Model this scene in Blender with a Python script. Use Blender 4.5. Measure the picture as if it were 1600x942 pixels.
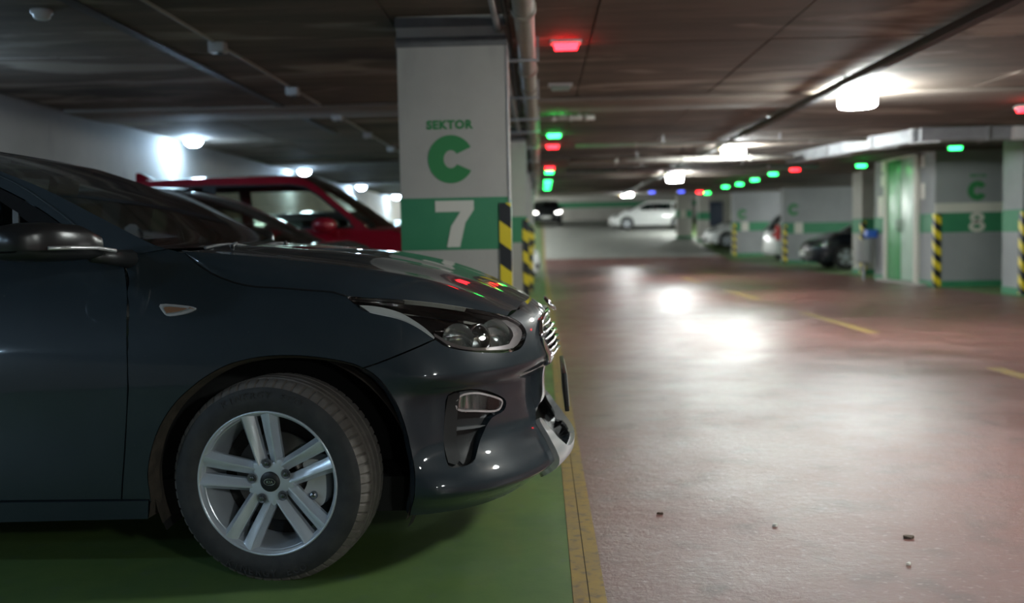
import bpy, bmesh, math, random
from math import sin, cos, pi, radians, sqrt
from mathutils import Vector, Matrix
from mathutils.geometry import delaunay_2d_cdt
import numpy as np
random.seed(7)
for o in list(bpy.data.objects): bpy.data.objects.remove(o)
scene = bpy.context.scene
COL = scene.collection

# ------------------------------------------------------------------ camera
CAM_H, YAW, PITCH, ROLL = 1.03, 0.03015, 0.06487, 0.0200
f0 = Vector((-sin(YAW), cos(YAW), 0)); r0 = Vector((cos(YAW), sin(YAW), 0)); u0 = Vector((0, 0, 1))
fw = f0*cos(PITCH) - u0*sin(PITCH); up = u0*cos(PITCH) + f0*sin(PITCH)
rt = r0*cos(ROLL) - up*sin(ROLL); up = up*cos(ROLL) + r0*sin(ROLL)
cam_d = bpy.data.cameras.new('camera'); cam = bpy.data.objects.new('camera', cam_d); COL.objects.link(cam)
mw = Matrix.Identity(4)
for i in range(3):
    mw[i][0] = rt[i]; mw[i][1] = up[i]; mw[i][2] = -fw[i]
mw[2][3] = CAM_H
cam.matrix_world = mw
cam_d.sensor_width = 36.0; cam_d.lens = 35.0; cam_d.clip_start = 0.05; cam_d.clip_end = 300
cam_d.dof.use_dof = True; cam_d.dof.focus_distance = 3.05; cam_d.dof.aperture_fstop = 1.9
scene.camera = cam
# ------------------------------------------------------------------ world, exposure
w = bpy.data.worlds.new('world'); scene.world = w; w.use_nodes = True
w.node_tree.nodes['Background'].inputs[0].default_value = (0.05, 0.06, 0.07, 1)
w.node_tree.nodes['Background'].inputs[1].default_value = 0.3
vs = scene.view_settings
vs.view_transform = 'Standard'; vs.look = 'None'; vs.gamma = 1; vs.use_curve_mapping = False
vs.exposure = 3.2
LAMP_W, DOME_W = 34.0, 27.0          # radiance of the aisle lamps and of the wall-side domes

# ------------------------------------------------------------------ materials
MATS = {}
def M(name, col, rough=.5, metal=0., coat=0., col2=None, nscale=6., nlo=.4, nhi=.65, bump=None, emit=None, spec=.5, stretch=(1, 1, 1), rvar=0., coat_rough=.03):
    m = bpy.data.materials.new(name); m.use_nodes = True
    nt = m.node_tree; b = nt.nodes['Principled BSDF']
    b.inputs['Base Color'].default_value = (*col, 1); b.inputs['Roughness'].default_value = rough
    b.inputs['Metallic'].default_value = metal; b.inputs['Coat Weight'].default_value = coat
    b.inputs['Coat Roughness'].default_value = coat_rough; b.inputs['Specular IOR Level'].default_value = spec
    if col2 or bump or rvar:
        tc = nt.nodes.new('ShaderNodeTexCoord'); mp = nt.nodes.new('ShaderNodeMapping')
        mp.inputs['Scale'].default_value = stretch
        nt.links.new(tc.outputs['Object'], mp.inputs[0])
    if col2 or rvar:
        n = nt.nodes.new('ShaderNodeTexNoise'); n.inputs['Scale'].default_value = nscale; n.inputs['Detail'].default_value = 6
        n.inputs['Roughness'].default_value = .62
        nt.links.new(mp.outputs[0], n.inputs['Vector'])
        r = nt.nodes.new('ShaderNodeMapRange'); r.inputs['From Min'].default_value = nlo; r.inputs['From Max'].default_value = nhi
        nt.links.new(n.outputs[0], r.inputs[0])
        if col2:
            x = nt.nodes.new('ShaderNodeMix'); x.data_type = 'RGBA'
            x.inputs[6].default_value = (*col, 1); x.inputs[7].default_value = (*col2, 1)
            nt.links.new(r.outputs[0], x.inputs[0]); nt.links.new(x.outputs[2], b.inputs['Base Color'])
        if rvar:
            r2 = nt.nodes.new('ShaderNodeMapRange'); r2.inputs['To Min'].default_value = rough - rvar; r2.inputs['To Max'].default_value = rough + rvar
            nt.links.new(r.outputs[0], r2.inputs[0]); nt.links.new(r2.outputs[0], b.inputs['Roughness'])
    if bump:
        n2 = nt.nodes.new('ShaderNodeTexNoise'); n2.inputs['Scale'].default_value = bump[0]; n2.inputs['Detail'].default_value = 9 if name == 'aisle' else 4; n2.inputs['Roughness'].default_value = .72 if name == 'aisle' else .5
        nt.links.new(mp.outputs[0], n2.inputs['Vector'])
        bn = nt.nodes.new('ShaderNodeBump'); bn.inputs['Strength'].default_value = bump[1]; bn.inputs['Distance'].default_value = bump[2]
        nt.links.new(n2.outputs[0], bn.inputs['Height']); nt.links.new(bn.outputs[0], b.inputs['Normal'])
    if emit:
        b.inputs['Emission Color'].default_value = (*emit[0], 1); b.inputs['Emission Strength'].default_value = emit[1]
    MATS[name] = m
    return m

def add_layer(m, col, nscale, nlo, nhi, stretch=(1, 1, 1), detail=6, dist=0.):
    """mix one more procedural stain layer over the base colour"""
    nt = m.node_tree; b = nt.nodes['Principled BSDF']; src = b.inputs['Base Color']
    old = src.links[0].from_socket if src.links else None
    tc = nt.nodes.new('ShaderNodeTexCoord'); mp = nt.nodes.new('ShaderNodeMapping'); mp.inputs['Scale'].default_value = stretch
    nt.links.new(tc.outputs['Object'], mp.inputs[0])
    n = nt.nodes.new('ShaderNodeTexNoise'); n.inputs['Scale'].default_value = nscale; n.inputs['Detail'].default_value = detail; n.inputs['Distortion'].default_value = dist
    nt.links.new(mp.outputs[0], n.inputs['Vector'])
    r = nt.nodes.new('ShaderNodeMapRange'); r.inputs['From Min'].default_value = nlo; r.inputs['From Max'].default_value = nhi
    nt.links.new(n.outputs[0], r.inputs[0])
    x = nt.nodes.new('ShaderNodeMix'); x.data_type = 'RGBA'; x.inputs[7].default_value = (*col, 1)
    if old: nt.links.new(old, x.inputs[6])
    else: x.inputs[6].default_value = src.default_value
    nt.links.new(r.outputs[0], x.inputs[0]); nt.links.new(x.outputs[2], src)
    return m

def glass(name, tint, ior=1.5, rough=.0):
    m = bpy.data.materials.new(name); m.use_nodes = True; nt = m.node_tree
    for n in list(nt.nodes): nt.nodes.remove(n)
    out = nt.nodes.new('ShaderNodeOutputMaterial'); mix = nt.nodes.new('ShaderNodeMixShader')
    t = nt.nodes.new('ShaderNodeBsdfTransparent'); t.inputs[0].default_value = (*tint, 1)
    g = nt.nodes.new('ShaderNodeBsdfGlossy'); g.inputs['Roughness'].default_value = rough; g.inputs[0].default_value = (1, 1, 1, 1)
    lw = nt.nodes.new('ShaderNodeFresnel'); lw.inputs[0].default_value = ior
    nt.links.new(lw.outputs[0], mix.inputs[0]); nt.links.new(t.outputs[0], mix.inputs[1]); nt.links.new(g.outputs[0], mix.inputs[2])
    nt.links.new(mix.outputs[0], out.inputs[0]); MATS[name] = m
    return m

def stripes(name):
    """diagonal yellow and black warning stripes"""
    m = bpy.data.materials.new(name); m.use_nodes = True; nt = m.node_tree; b = nt.nodes['Principled BSDF']
    b.inputs['Roughness'].default_value = .4
    tc = nt.nodes.new('ShaderNodeTexCoord'); sp = nt.nodes.new('ShaderNodeSeparateXYZ'); nt.links.new(tc.outputs['Object'], sp.inputs[0])
    ad = nt.nodes.new('ShaderNodeMath'); ad.operation = 'MULTIPLY_ADD'; ad.inputs[1].default_value = .75
    nt.links.new(sp.outputs[0], ad.inputs[0]); nt.links.new(sp.outputs[2], ad.inputs[2])
    sb = nt.nodes.new('ShaderNodeMath'); sb.operation = 'MULTIPLY_ADD'; sb.inputs[1].default_value = -.75
    nt.links.new(sp.outputs[1], sb.inputs[0]); nt.links.new(ad.outputs[0], sb.inputs[2])
    mo = nt.nodes.new('ShaderNodeMath'); mo.operation = 'FLOORED_MODULO'; mo.inputs[1].default_value = .27
    nt.links.new(sb.outputs[0], mo.inputs[0])
    gt = nt.nodes.new('ShaderNodeMath'); gt.operation = 'GREATER_THAN'; gt.inputs[1].default_value = .135
    nt.links.new(mo.outputs[0], gt.inputs[0])
    x = nt.nodes.new('ShaderNodeMix'); x.data_type = 'RGBA'
    x.inputs[6].default_value = (.012, .014, .018, 1); x.inputs[7].default_value = (.72, .56, .02, 1)
    nt.links.new(gt.outputs[0], x.inputs[0]); nt.links.new(x.outputs[2], b.inputs['Base Color']); MATS[name] = m

M('aisle', (.140, .056, .049), .38, col2=(.188, .086, .076), nscale=1.6, nlo=.35, nhi=.65, bump=(17, .55, .010), rvar=.08, spec=.6)
add_layer(MATS['aisle'], (.100, .050, .045), 5, .52, .72)
add_layer(MATS['aisle'], (.30, .19, .175), 40, .58, .76)
M('bay_green', (.105, .170, .048), .46, col2=(.085, .148, .050), nscale=2.2, bump=(120, .15, .002), rvar=.06)
add_layer(MATS['bay_green'], (.10, .15, .08), 14, .58, .78)
M('line_yellow', (.33, .215, .05), .5, col2=(.24, .165, .07), nscale=9, bump=(90, .15, .002))
add_layer(MATS['line_yellow'], (.16, .12, .07), 26, .52, .68)
M('crack', (.03, .025, .02), .9)
M('ceiling', (.075, .062, .054), .8, col2=(.115, .094, .080), nscale=1.3, bump=(25, .25, .006))
add_layer(MATS['ceiling'], (.24, .205, .17), 1.0, .56, .64, (.30, 1.7, 1), 8, .6)
add_layer(MATS['ceiling'], (.035, .032, .032), .7, .56, .74, (.5, 1.2, 1), 5, .3)
M('ceiling_board', (.145, .115, .092), .8, col2=(.215, .170, .138), nscale=2.3, bump=(40, .2, .004), stretch=(.4, 2, 1))
add_layer(MATS['ceiling_board'], (.40, .34, .28), 1.1, .555, .63, (.5, 1.3, 1), 8, 1.0)
add_layer(MATS['ceiling_board'], (.04, .036, .034), .8, .55, .75, (.4, 1.2, 1), 5, .3)
M('beam', (.24, .20, .17), .8, col2=(.33, .28, .24), nscale=3, bump=(30, .2, .005), stretch=(.3, 1, 1))
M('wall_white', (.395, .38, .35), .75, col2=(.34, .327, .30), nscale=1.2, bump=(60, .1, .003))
add_layer(MATS['wall_white'], (.26, .25, .235), 2.5, .60, .78, (1, 1, .4))
M('wall_green', (.030, .20, .095), .6, col2=(.04, .22, .105), nscale=3)
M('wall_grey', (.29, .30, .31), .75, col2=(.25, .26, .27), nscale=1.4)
M('letter_green', (.025, .20, .06), .6)
M('letter_white', (.60, .58, .52), .6)
M('band_grey', (.11, .11, .11), .7, col2=(.14, .14, .14))
stripes('stripes')
M('steel', (.42, .43, .44), .38, .9, col2=(.34, .34, .35), nscale=8)
M('galv', (.38, .40, .42), .5, .5, col2=(.30, .31, .33), nscale=5)
M('pipe_white', (.48, .46, .42), .45, col2=(.40, .38, .34), nscale=4)
M('pipe_beige', (.33, .30, .25), .5, col2=(.26, .235, .20), nscale=5)
M('trunk_dark', (.07, .07, .075), .5)
M('plastic_white', (.62, .62, .62), .4)
M('plastic_black', (.010, .011, .012), .45, bump=(500, .12, .0006))
M('plastic_grey', (.10, .105, .11), .5)
M('rubber', (.018, .018, .019), .72, col2=(.032, .031, .030), nscale=20)
M('tread', (.115, .102, .093), .85, col2=(.15, .135, .122), nscale=30)
M('alloy', (.60, .65, .71), .28, .5, .4)
M('alloy_dark', (.16, .17, .18), .5, .6)
M('nut', (.28, .29, .31), .25, 1.)
M('brake', (.42, .42, .41), .5, .4)
M('disc', (.16, .15, .14), .45, .9)
M('chrome', (.78, .79, .80), .1, 1.)
M('silver_trim', (.62, .63, .64), .3, .6)
M('paint_navy', (.014, .022, .029), .45, 0., 1., col2=(.018, .027, .035), nscale=3, coat_rough=.035, spec=.2)
add_layer(MATS['paint_navy'], (.05, .055, .055), 60, .70, .84, (1, 1, 1), 8)
M('paint_black', (.008, .010, .016), .4, 0, 1., spec=.1)
M('paint_dark', (.025, .03, .036), .4, 0, 1., spec=.1)
M('paint_red', (.27, .004, .018), .3, .15, 1.)
M('paint_white', (.72, .74, .74), .35, 0, 1.)
M('well_dirt', (.040, .032, .026), .9, col2=(.075, .058, .045), nscale=16, bump=(60, .4, .004))
M('liner', (.010, .010, .010), .9)
M('underbody', (.006, .006, .006), .95)
M('seat_dark', (.06, .06, .062), .8)
M('seat_red', (.25, .02, .03), .7)
M('lining', (.30, .29, .24), .85)
M('dash', (.15, .145, .115), .6)
M('drl', (.82, .83, .84), .3)
M('lamp_bezel', (.50, .44, .44), .25, .6)
M('lamp_house', (.035, .030, .030), .18)
M('reflector', (.72, .76, .74), .12, .85)
M('amber', (.36, .20, .12), .25)
M('taillight', (.30, .01, .012), .2)
M('seal_black', (.006, .006, .007), .8, spec=.2)
M('mirror_dark', (.014, .014, .015), .28)
M('ramp_grey', (.36, .37, .34), .5, col2=(.30, .31, .29), nscale=2, bump=(60, .2, .003))
M('plate_white', (.7, .7, .68), .4)
M('door_green', (.035, .30, .085), .35, col2=(.045, .33, .10), nscale=2)
M('door_sheen', (.36, .52, .42), .3)
M('door_blue', (.02, .035, .075), .5)
M('ext_red', (.5, .015, .015), .3)
M('bin_grey', (.35, .36, .36), .4)
M('box_blue', (.03, .12, .55), .4)
M('paper', (.70, .68, .62), .7)
M('litter', (.10, .07, .05), .8)
M('cable', (.03, .03, .03), .6)
M('lamp_yellow', (.65, .42, .08), .4)
M('lamp_cool', (.9, .95, 1.), .4, emit=((.94, 1., .97), LAMP_W))
M('dome_cool', (.9, .95, 1.), .4, emit=((.50, .74, 1.), DOME_W))
M('led_green', (.1, .8, .3), .4, emit=((.015, 1., .11), 2.4))
M('led_red', (.8, .05, .05), .4, emit=((1., .008, .014), 2.6))
M('led_blue', (.1, .1, .8), .4, emit=((.08, .12, 1.), .5))
M('led_off', (.35, .45, .40), .4)
M('headlight_on', (.9, .9, .9), .3, emit=((1., .97, .88), 1.5))
glass('glass_car', (.75, .76, .66), 1.95); glass('glass_dark', (.10, .12, .14)); glass('glass_lens', (.86, .88, .88)); glass('glass_side', (.30, .36, .38))

# ------------------------------------------------------------------ helpers
def link(o, parent=None):
    COL.objects.link(o)
    if parent: o.parent = parent
    return o
def tag(o, label, cat, group=None, kind=None):
    if label: o['label'] = label
    if cat: o['category'] = cat
    if group: o['group'] = group
    if kind: o['kind'] = kind
    return o
def struct(o, label=None):
    o['kind'] = 'structure'
    if label: o['label'] = label
    return o
def thing(name, label, cat, loc=(0, 0, 0), rz=0., group=None):
    o = bpy.data.objects.new(name, None); o.empty_display_size = .1
    o.location = loc; o.rotation_euler = (0, 0, rz); link(o)
    return tag(o, label, cat, group)
def obj(name, vf, mat, parent=None, smooth=True, normals=None, label=None, loc=None):
    v, f = vf
    me = bpy.data.meshes.new(name); me.from_pydata([tuple(map(float, p)) for p in v], [], f); me.update()
    if smooth:
        me.polygons.foreach_set('use_smooth', [True]*len(me.polygons))
    if normals is not None:
        me.normals_split_custom_set_from_vertices([tuple(n) for n in normals])
    me.materials.append(MATS[mat])
    o = bpy.data.objects.new(name, me); link(o, parent)
    if label: o['label'] = label
    if loc: o.location = loc
    return o
def auto(o, ang=35):
    """sharp edges above an angle"""
    bm = bmesh.new(); bm.from_mesh(o.data)
    bmesh.ops.recalc_face_normals(bm, faces=bm.faces)
    a = radians(ang)
    for e in bm.edges:
        if len(e.link_faces) == 2 and e.calc_face_angle(0) > a: e.smooth = False
    bm.to_mesh(o.data); bm.free()
    return o
def dup(src, parent=None, loc=None, rot=None, scale=None):
    c = src.copy(); link(c); c.parent = parent
    if loc is not None: c.location = loc
    if rot is not None: c.rotation_euler = rot
    if scale is not None: c.scale = scale
    return c
def mirror_y(src, parent):
    return dup(src, parent, scale=(1, -1, 1))
def boxv(lo, hi):
    x0, y0, z0 = lo; x1, y1, z1 = hi
    v = [(x0, y0, z0), (x1, y0, z0), (x1, y1, z0), (x0, y1, z0), (x0, y0, z1), (x1, y0, z1), (x1, y1, z1), (x0, y1, z1)]
    return v, [(0, 3, 2, 1), (4, 5, 6, 7), (0, 1, 5, 4), (1, 2, 6, 5), (2, 3, 7, 6), (3, 0, 4, 7)]
def box(name, lo, hi, mat, parent=None, bev=.0, label=None, seg=2):
    o = obj(name, boxv(lo, hi), mat, parent, smooth=bev > 0, label=label)
    if bev > 0:
        bm = bmesh.new(); bm.from_mesh(o.data)
        bmesh.ops.bevel(bm, geom=list(bm.edges), offset=bev, segments=seg, affect='EDGES', profile=.6)
        bm.to_mesh(o.data); bm.free(); auto(o, 40)
    return o
def join(*vfs):
    V, F_ = [], []
    for v, f in vfs:
        n = len(V); V += list(v); F_ += [tuple(i+n for i in q) for q in f]
    return V, F_
def lathe(prof, n=32, axis='z', c=(0, 0, 0), closed=False):
    """prof: list of (r, h); axis z (h along z) or y (h along y) or x"""
    V, F_ = [], []
    m = len(prof)
    for i in range(n):
        a = 2*pi*i/n
        for r, h in prof:
            p = (r*cos(a), r*sin(a), h)
            if axis == 'y': p = (p[0], h, p[1])
            if axis == 'x': p = (h, p[0], p[1])
            V.append((p[0]+c[0], p[1]+c[1], p[2]+c[2]))
    k = m if closed else m-1
    for i in range(n):
        for j in range(k):
            a, b = i*m+j, i*m+(j+1) % m; d, e = ((i+1) % n)*m+j, ((i+1) % n)*m+(j+1) % m
            F_.append((a, d, e, b))
    return V, F_
def tube(pts, r, n=8, cap=True):
    V, F_ = [], []; pts = [Vector(p) for p in pts]
    for i, p in enumerate(pts):
        t = (pts[min(i+1, len(pts)-1)] - pts[max(i-1, 0)]).normalized()
        s = Vector((0, 0, 1)) if abs(t.z) < .9 else Vector((0, 1, 0))
        a = t.cross(s).normalized(); b = a.cross(t)
        rr = r[i] if isinstance(r, (list, tuple)) else r
        for k in range(n):
            q = 2*pi*k/n; V.append(tuple(p + a*rr*cos(q) + b*rr*sin(q)))
    for i in range(len(pts)-1):
        for k in range(n):
            F_.append((i*n+k, i*n+(k+1) % n, (i+1)*n+(k+1) % n, (i+1)*n+k))
    if cap:
        F_.append(tuple(range(n))[::-1]); F_.append(tuple((len(pts)-1)*n+k for k in range(n)))
    return V, F_
def grid(rows, wrap=False):
    V = [p for r in rows for p in r]; m = len(rows[0]); F_ = []
    for i in range(len(rows)-1):
        for j in range(m if wrap else m-1):
            F_.append((i*m+j, i*m+(j+1) % m, (i+1)*m+(j+1) % m, (i+1)*m+j))
    return V, F_
def prism(poly, y0, y1, plane='xz'):
    """extrude a 2-D outline; plane xz extrudes along y"""
    n = len(poly)
    def P(a, b, h): return (a, h, b) if plane == 'xz' else ((a, b, h) if plane == 'xy' else (h, a, b))
    V = [P(a, b, y0) for a, b in poly] + [P(a, b, y1) for a, b in poly]
    F_ = [tuple(range(n)), tuple(range(2*n-1, n-1, -1))] + [(i, i+n, (i+1) % n+n, (i+1) % n) for i in range(n)]
    return V, F_
def spl(pts, n=6, closed=False):
    """Catmull-Rom through the points"""
    P = [np.array(p, float) for p in pts]; out = []; m = len(P)
    rng = range(m) if closed else range(m-1)
    for i in rng:
        p1, p2 = P[i], P[(i+1) % m]
        p0 = P[i-1] if (i > 0 or closed) else 2*p1-p2
        p3 = P[(i+2) % m] if (i+2 < m or closed) else 2*p2-p1
        for k in range(n):
            t = k/n
            out.append(tuple(.5*((2*p1)+(p2-p0)*t+(2*p0-5*p1+4*p2-p3)*t*t+(3*p1-p0-3*p2+p3)*t**3)))
    if not closed: out.append(tuple(P[-1]))
    return out
def tab(t, xs, ys):
    """monotone cubic interpolation"""
    n = len(xs)
    if t <= xs[0]: return ys[0]
    if t >= xs[-1]: return ys[-1]
    i = 0
    while t > xs[i+1]: i += 1
    def sl(j):
        if j == 0: return (ys[1]-ys[0])/(xs[1]-xs[0])
        if j == n-1: return (ys[-1]-ys[-2])/(xs[-1]-xs[-2])
        a = (ys[j]-ys[j-1])/(xs[j]-xs[j-1]); b = (ys[j+1]-ys[j])/(xs[j+1]-xs[j])
        return 0. if a*b <= 0 else 2*a*b/(a+b)
    h = xs[i+1]-xs[i]; s = (t-xs[i])/h; m0, m1 = sl(i)*h, sl(i+1)*h
    return (2*s**3-3*s*s+1)*ys[i]+(s**3-2*s*s+s)*m0+(-2*s**3+3*s*s)*ys[i+1]+(s**3-s*s)*m1
def inside(poly, P):
    """points (n,2) inside polygon"""
    P = np.asarray(P); x, y = P[:, 0], P[:, 1]; r = np.zeros(len(P), bool); n = len(poly)
    for i in range(n):
        x0, y0 = poly[i]; x1, y1 = poly[(i+1) % n]
        if y0 == y1: continue
        c = ((y0 > y) != (y1 > y)) & (x < (x1-x0)*(y-y0)/(y1-y0)+x0)
        r ^= c
    return r
def area2(p): return sum(p[i][0]*p[(i+1) % len(p)][1]-p[(i+1) % len(p)][0]*p[i][1] for i in range(len(p)))
def shrink(poly, g):
    """move a closed outline inwards by g"""
    if area2(poly) < 0: poly = poly[::-1]
    out = []; n = len(poly)
    for i in range(n):
        a, b, c = (np.array(poly[i-1]), np.array(poly[i]), np.array(poly[(i+1) % n]))
        d1 = b-a; d2 = c-b; d1 = d1/(np.linalg.norm(d1)+1e-9); d2 = d2/(np.linalg.norm(d2)+1e-9)
        n1 = np.array((-d1[1], d1[0])); n2 = np.array((-d2[1], d2[0])); m = n1+n2; k = m@m
        m = m*(2/k) if k > .5 else n1*1.
        out.append(tuple(b+m*g))
    return out
def resample(poly, step):
    out = []; n = len(poly)
    for i in range(n):
        a, b = np.array(poly[i]), np.array(poly[(i+1) % n]); k = max(1, int(math.ceil(np.linalg.norm(b-a)/step)))
        for j in range(k): out.append(tuple(a+(b-a)*j/k))
    return out
def panel(name, outline, S, mat, parent, step=.03, holes=(), gap=.0, depth=.015, off=0., label=None, sign=-1):
    """curved sheet: a 2-D outline (a, b) filled with a triangulated grid and laid on the surface S(a, b); edges turned inwards"""
    def dedupe(p):
        o = []
        for q in p:
            if not o or abs(q[0]-o[-1][0])+abs(q[1]-o[-1][1]) > 1e-5: o.append(q)
        if abs(o[0][0]-o[-1][0])+abs(o[0][1]-o[-1][1]) < 1e-5: o.pop()
        return o
    outline = dedupe(outline); holes = [dedupe(h) for h in holes]
    if gap: outline = shrink(outline, gap)
    O = resample(outline, step*.7); H = [resample(h, step*.7) for h in holes]
    pts = list(O); edges = [(i, (i+1) % len(O)) for i in range(len(O))]
    for h in H:
        k = len(pts); pts += h; edges += [(k+i, k+(i+1) % len(h)) for i in range(len(h))]
    nb = len(pts); B = np.array(pts)
    lo, hi = B[:len(O)].min(0), B[:len(O)].max(0)
    gx, gy = np.meshgrid(np.arange(lo[0]+step*.5, hi[0], step), np.arange(lo[1]+step*.5, hi[1], step))
    G = np.stack([gx.ravel(), gy.ravel()], 1)
    if len(G):
        k = inside(O, G)
        for h in H: k &= ~inside(h, G)
        G = G[k]
        if len(G):
            d = np.min(((G[:, None]-B[None])**2).sum(2), 1); G = G[d > (step*.45)**2]
        pts += [tuple(g) for g in G]
    r = delaunay_2d_cdt([Vector(p) for p in pts], edges, [], 0, 1e-6)
    P2 = [tuple(v) for v in r[0]]; T = [tuple(t) for t in r[2]]
    A = np.array(P2); cen = np.array([A[list(t)].mean(0) for t in T])
    k = inside(O, cen)
    for h in H: k &= ~inside(h, cen)
    T = [t for t, q in zip(T, k) if q]
    e = 1e-3; V3, N3 = [], []
    for a, b in P2:
        p = np.array(S(a, b)); pa = np.array(S(a+e, b))-np.array(S(a-e, b)); pb = np.array(S(a, b+e))-np.array(S(a, b-e))
        nn = np.cross(pa, pb); nn = nn/(np.linalg.norm(nn)+1e-12)
        N3.append(nn); V3.append(p)
    # orient outwards: sign of y for a near-side panel
    avg = sum(N3)
    flip = avg[1]*sign < 0 if sign in (-1, 1) else avg[2] < 0
    if flip: N3 = [-n for n in N3]
    V3 = [p+n*off for p, n in zip(V3, N3)]
    F_ = []
    cnt = {}
    for t in T:
        a, b, c = (V3[i] for i in t)
        if np.cross(b-a, c-a) @ N3[t[0]] < 0: t = t[::-1]
        F_.append(t)
        for i in range(3):
            q = (t[i], t[(i+1) % 3]); cnt[q] = 1
    normals = list(N3); V = list(V3)
    if depth:
        for (i, j) in [q for q in cnt if (q[1], q[0]) not in cnt]:
            n = len(V); a, b = V3[i], V3[j]
            V += [a, b, b-N3[j]*depth, a-N3[i]*depth]
            fn = np.cross(b-a, -N3[i]); l = np.linalg.norm(fn); fn = -fn/l if l > 1e-12 else N3[i]
            normals += [fn]*4; F_.append((n+1, n, n+3, n+2))
    return obj(name, (V, F_), mat, parent, normals=normals, label=label)
def text_mesh(txt, size, extrude=.002, bold=0.):
    cu = bpy.data.curves.new('lettering', 'FONT'); cu.body = txt; cu.size = size; cu.extrude = extrude; cu.offset = bold
    cu.align_x = 'CENTER'; cu.space_character = 1.13; cu.resolution_u = 3
    o = bpy.data.objects.new('lettering', cu); link(o)
    dg = bpy.context.evaluated_depsgraph_get(); me = o.evaluated_get(dg).to_mesh()
    V = [tuple(v.co) for v in me.vertices]; F_ = [tuple(p.vertices) for p in me.polygons]
    o.evaluated_get(dg).to_mesh_clear(); bpy.data.objects.remove(o); bpy.data.curves.remove(cu)
    return V, F_

# ------------------------------------------------------------------ the shell
def fz(y):
    return tab(y, [-20, 36, 39, 52, 65, 80], [0, 0, .17, 1.26, 1.98, 2.5])
def cz(y):
    return tab(y, [-20, 33, 37, 66, 80], [2.4, 2.4, 2.50, 3.75, 4.2])
YS = [-14, -8, -4, 0, 2, 4, 6, 8, 10, 12, 14, 16, 20, 24, 28, 32, 36] + [36.5+.75*i for i in range(41)]
def strip(x0, x1, y0, y1, dz, th=.0):
    ys = [y0]+[y for y in YS if y0+.01 < y < y1-.01]+[y1]
    rows = [[(x0, y, fz(y)-th), (x0, y, fz(y)+dz), (x1, y, fz(y)+dz), (x1, y, fz(y)-th)] for y in ys]
    v, f = grid(rows)
    n = len(v); f += [(0, 1, 2, 3), (n-1, n-2, n-3, n-4)]
    return v, f
floor = struct(obj('floor', strip(-4.9, 13, -14, 66.2, 0, .15), 'aisle', smooth=False), 'glossy reddish brown painted garage floor')
obj('green_bay_paint', strip(-4.8, .072, -14, 66, .002), 'bay_green', floor, False, label='green painted strip of parking bays')
obj('green_bay_paint', strip(6.95, 13, -14, 66, .002), 'bay_green', floor, False)
obj('yellow_edge_line', strip(.074, .118, -14, 60, .0025), 'line_yellow', floor, False, label='worn yellow line along the bays')
obj('yellow_edge_line', strip(.121, .168, -14, 60, .0022), 'line_yellow', floor, False)
obj('floor_joint', strip(.1175, .1215, -14, 60, .0012), 'crack', floor, False)
obj('ramp_paint', strip(.17, 6.94, 38.5, 66, .0015), 'ramp_grey', floor, False, label='pale grey ramp surface')
for y0, y1 in ((4.6, 7.35), (10.0, 12.7), (15.3, 17.9), (20.7, 23.3), (26, 28.6), (31.4, 34)):
    obj('yellow_dash', strip(3.24, 3.36, y0, y1, .002), 'line_yellow', floor, False)
for y0, y1 in ((20.2, 20.4),):
    obj('yellow_dash', strip(3.6, 5.2, y0, y1, .002), 'line_yellow', floor, False)
for i, y in enumerate((9.1, 14.1, 16.6)):
    obj('bay_divider_line', strip(-4.7, .07, y, y+.1, .003), 'line_yellow', floor, False)

def ceiling_slab(ys, label):
    crows = [[(-4.9, y, cz(y)), (13, y, cz(y)), (13, y, cz(y)+.2), (-4.9, y, cz(y)+.2)] for y in ys]
    v, f = grid(crows, True); n = len(v)
    return struct(obj('ceiling', (v, f+[(0, 1, 2, 3), (n-1, n-2, n-3, n-4)]), 'ceiling', smooth=False), label)
ceil = ceiling_slab([y for y in YS if y <= 32], 'dark stained concrete ceiling')
ceiling_slab([y for y in YS if y >= 32], 'dark concrete ceiling rising over the ramp')
xs = [-4.75+1.28*i for i in range(11)]
for j, (y0, y1) in enumerate(((2.2, 4.7), (4.72, 7.2), (7.22, 9.98), (10.95, 13.4), (13.42, 15.9))):
    for i in range(len(xs)-1):
        if xs[i] < -.2 and xs[i+1] > -1.0 and j in (1, 3): pass
        d = random.choice((.008, .010, .012, .014))
        box('board', (xs[i]+.006, y0+.006, 2.4-d), (xs[i+1]-.006, y1-.006, 2.402), 'ceiling_board', ceil)
for y, dp, wd in ((10.0, .035, .93), (17.3, .03, .5), (23.5, .03, .5), (29.7, .03, .5)):
    nb_ = globals().get('nb_', 0)+1
    struct(box('trim_%d' % nb_, (-4.79, y, 2.4-dp), (12.98, y+wd, 2.399), 'beam' if y < 11 else 'ceiling', None, .008), 'shallow pale concrete rib across the ceiling')

struct(obj('wall_left', boxv((-5.05, -14, -.1), (-4.8, 66, 4.2)), 'wall_white', smooth=False), 'long white painted side wall behind the parked cars')
struct(obj('wall_back', boxv((-5, -14.2, -.1), (13, -14, 2.6)), 'wall_white', smooth=False))
struct(obj('wall_right', boxv((13, -14, -.1), (13.2, 66, 4.2)), 'wall_white', smooth=False))
wf = struct(obj('wall_far', boxv((-5, 66, 1.5), (13, 66.3, 4.2)), 'wall_white', smooth=False), 'far end wall with a green stripe')
box('green_band', (-4.8, 65.97, 2.85), (12.9, 66.05, 3.2), 'wall_green', wf)

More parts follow.
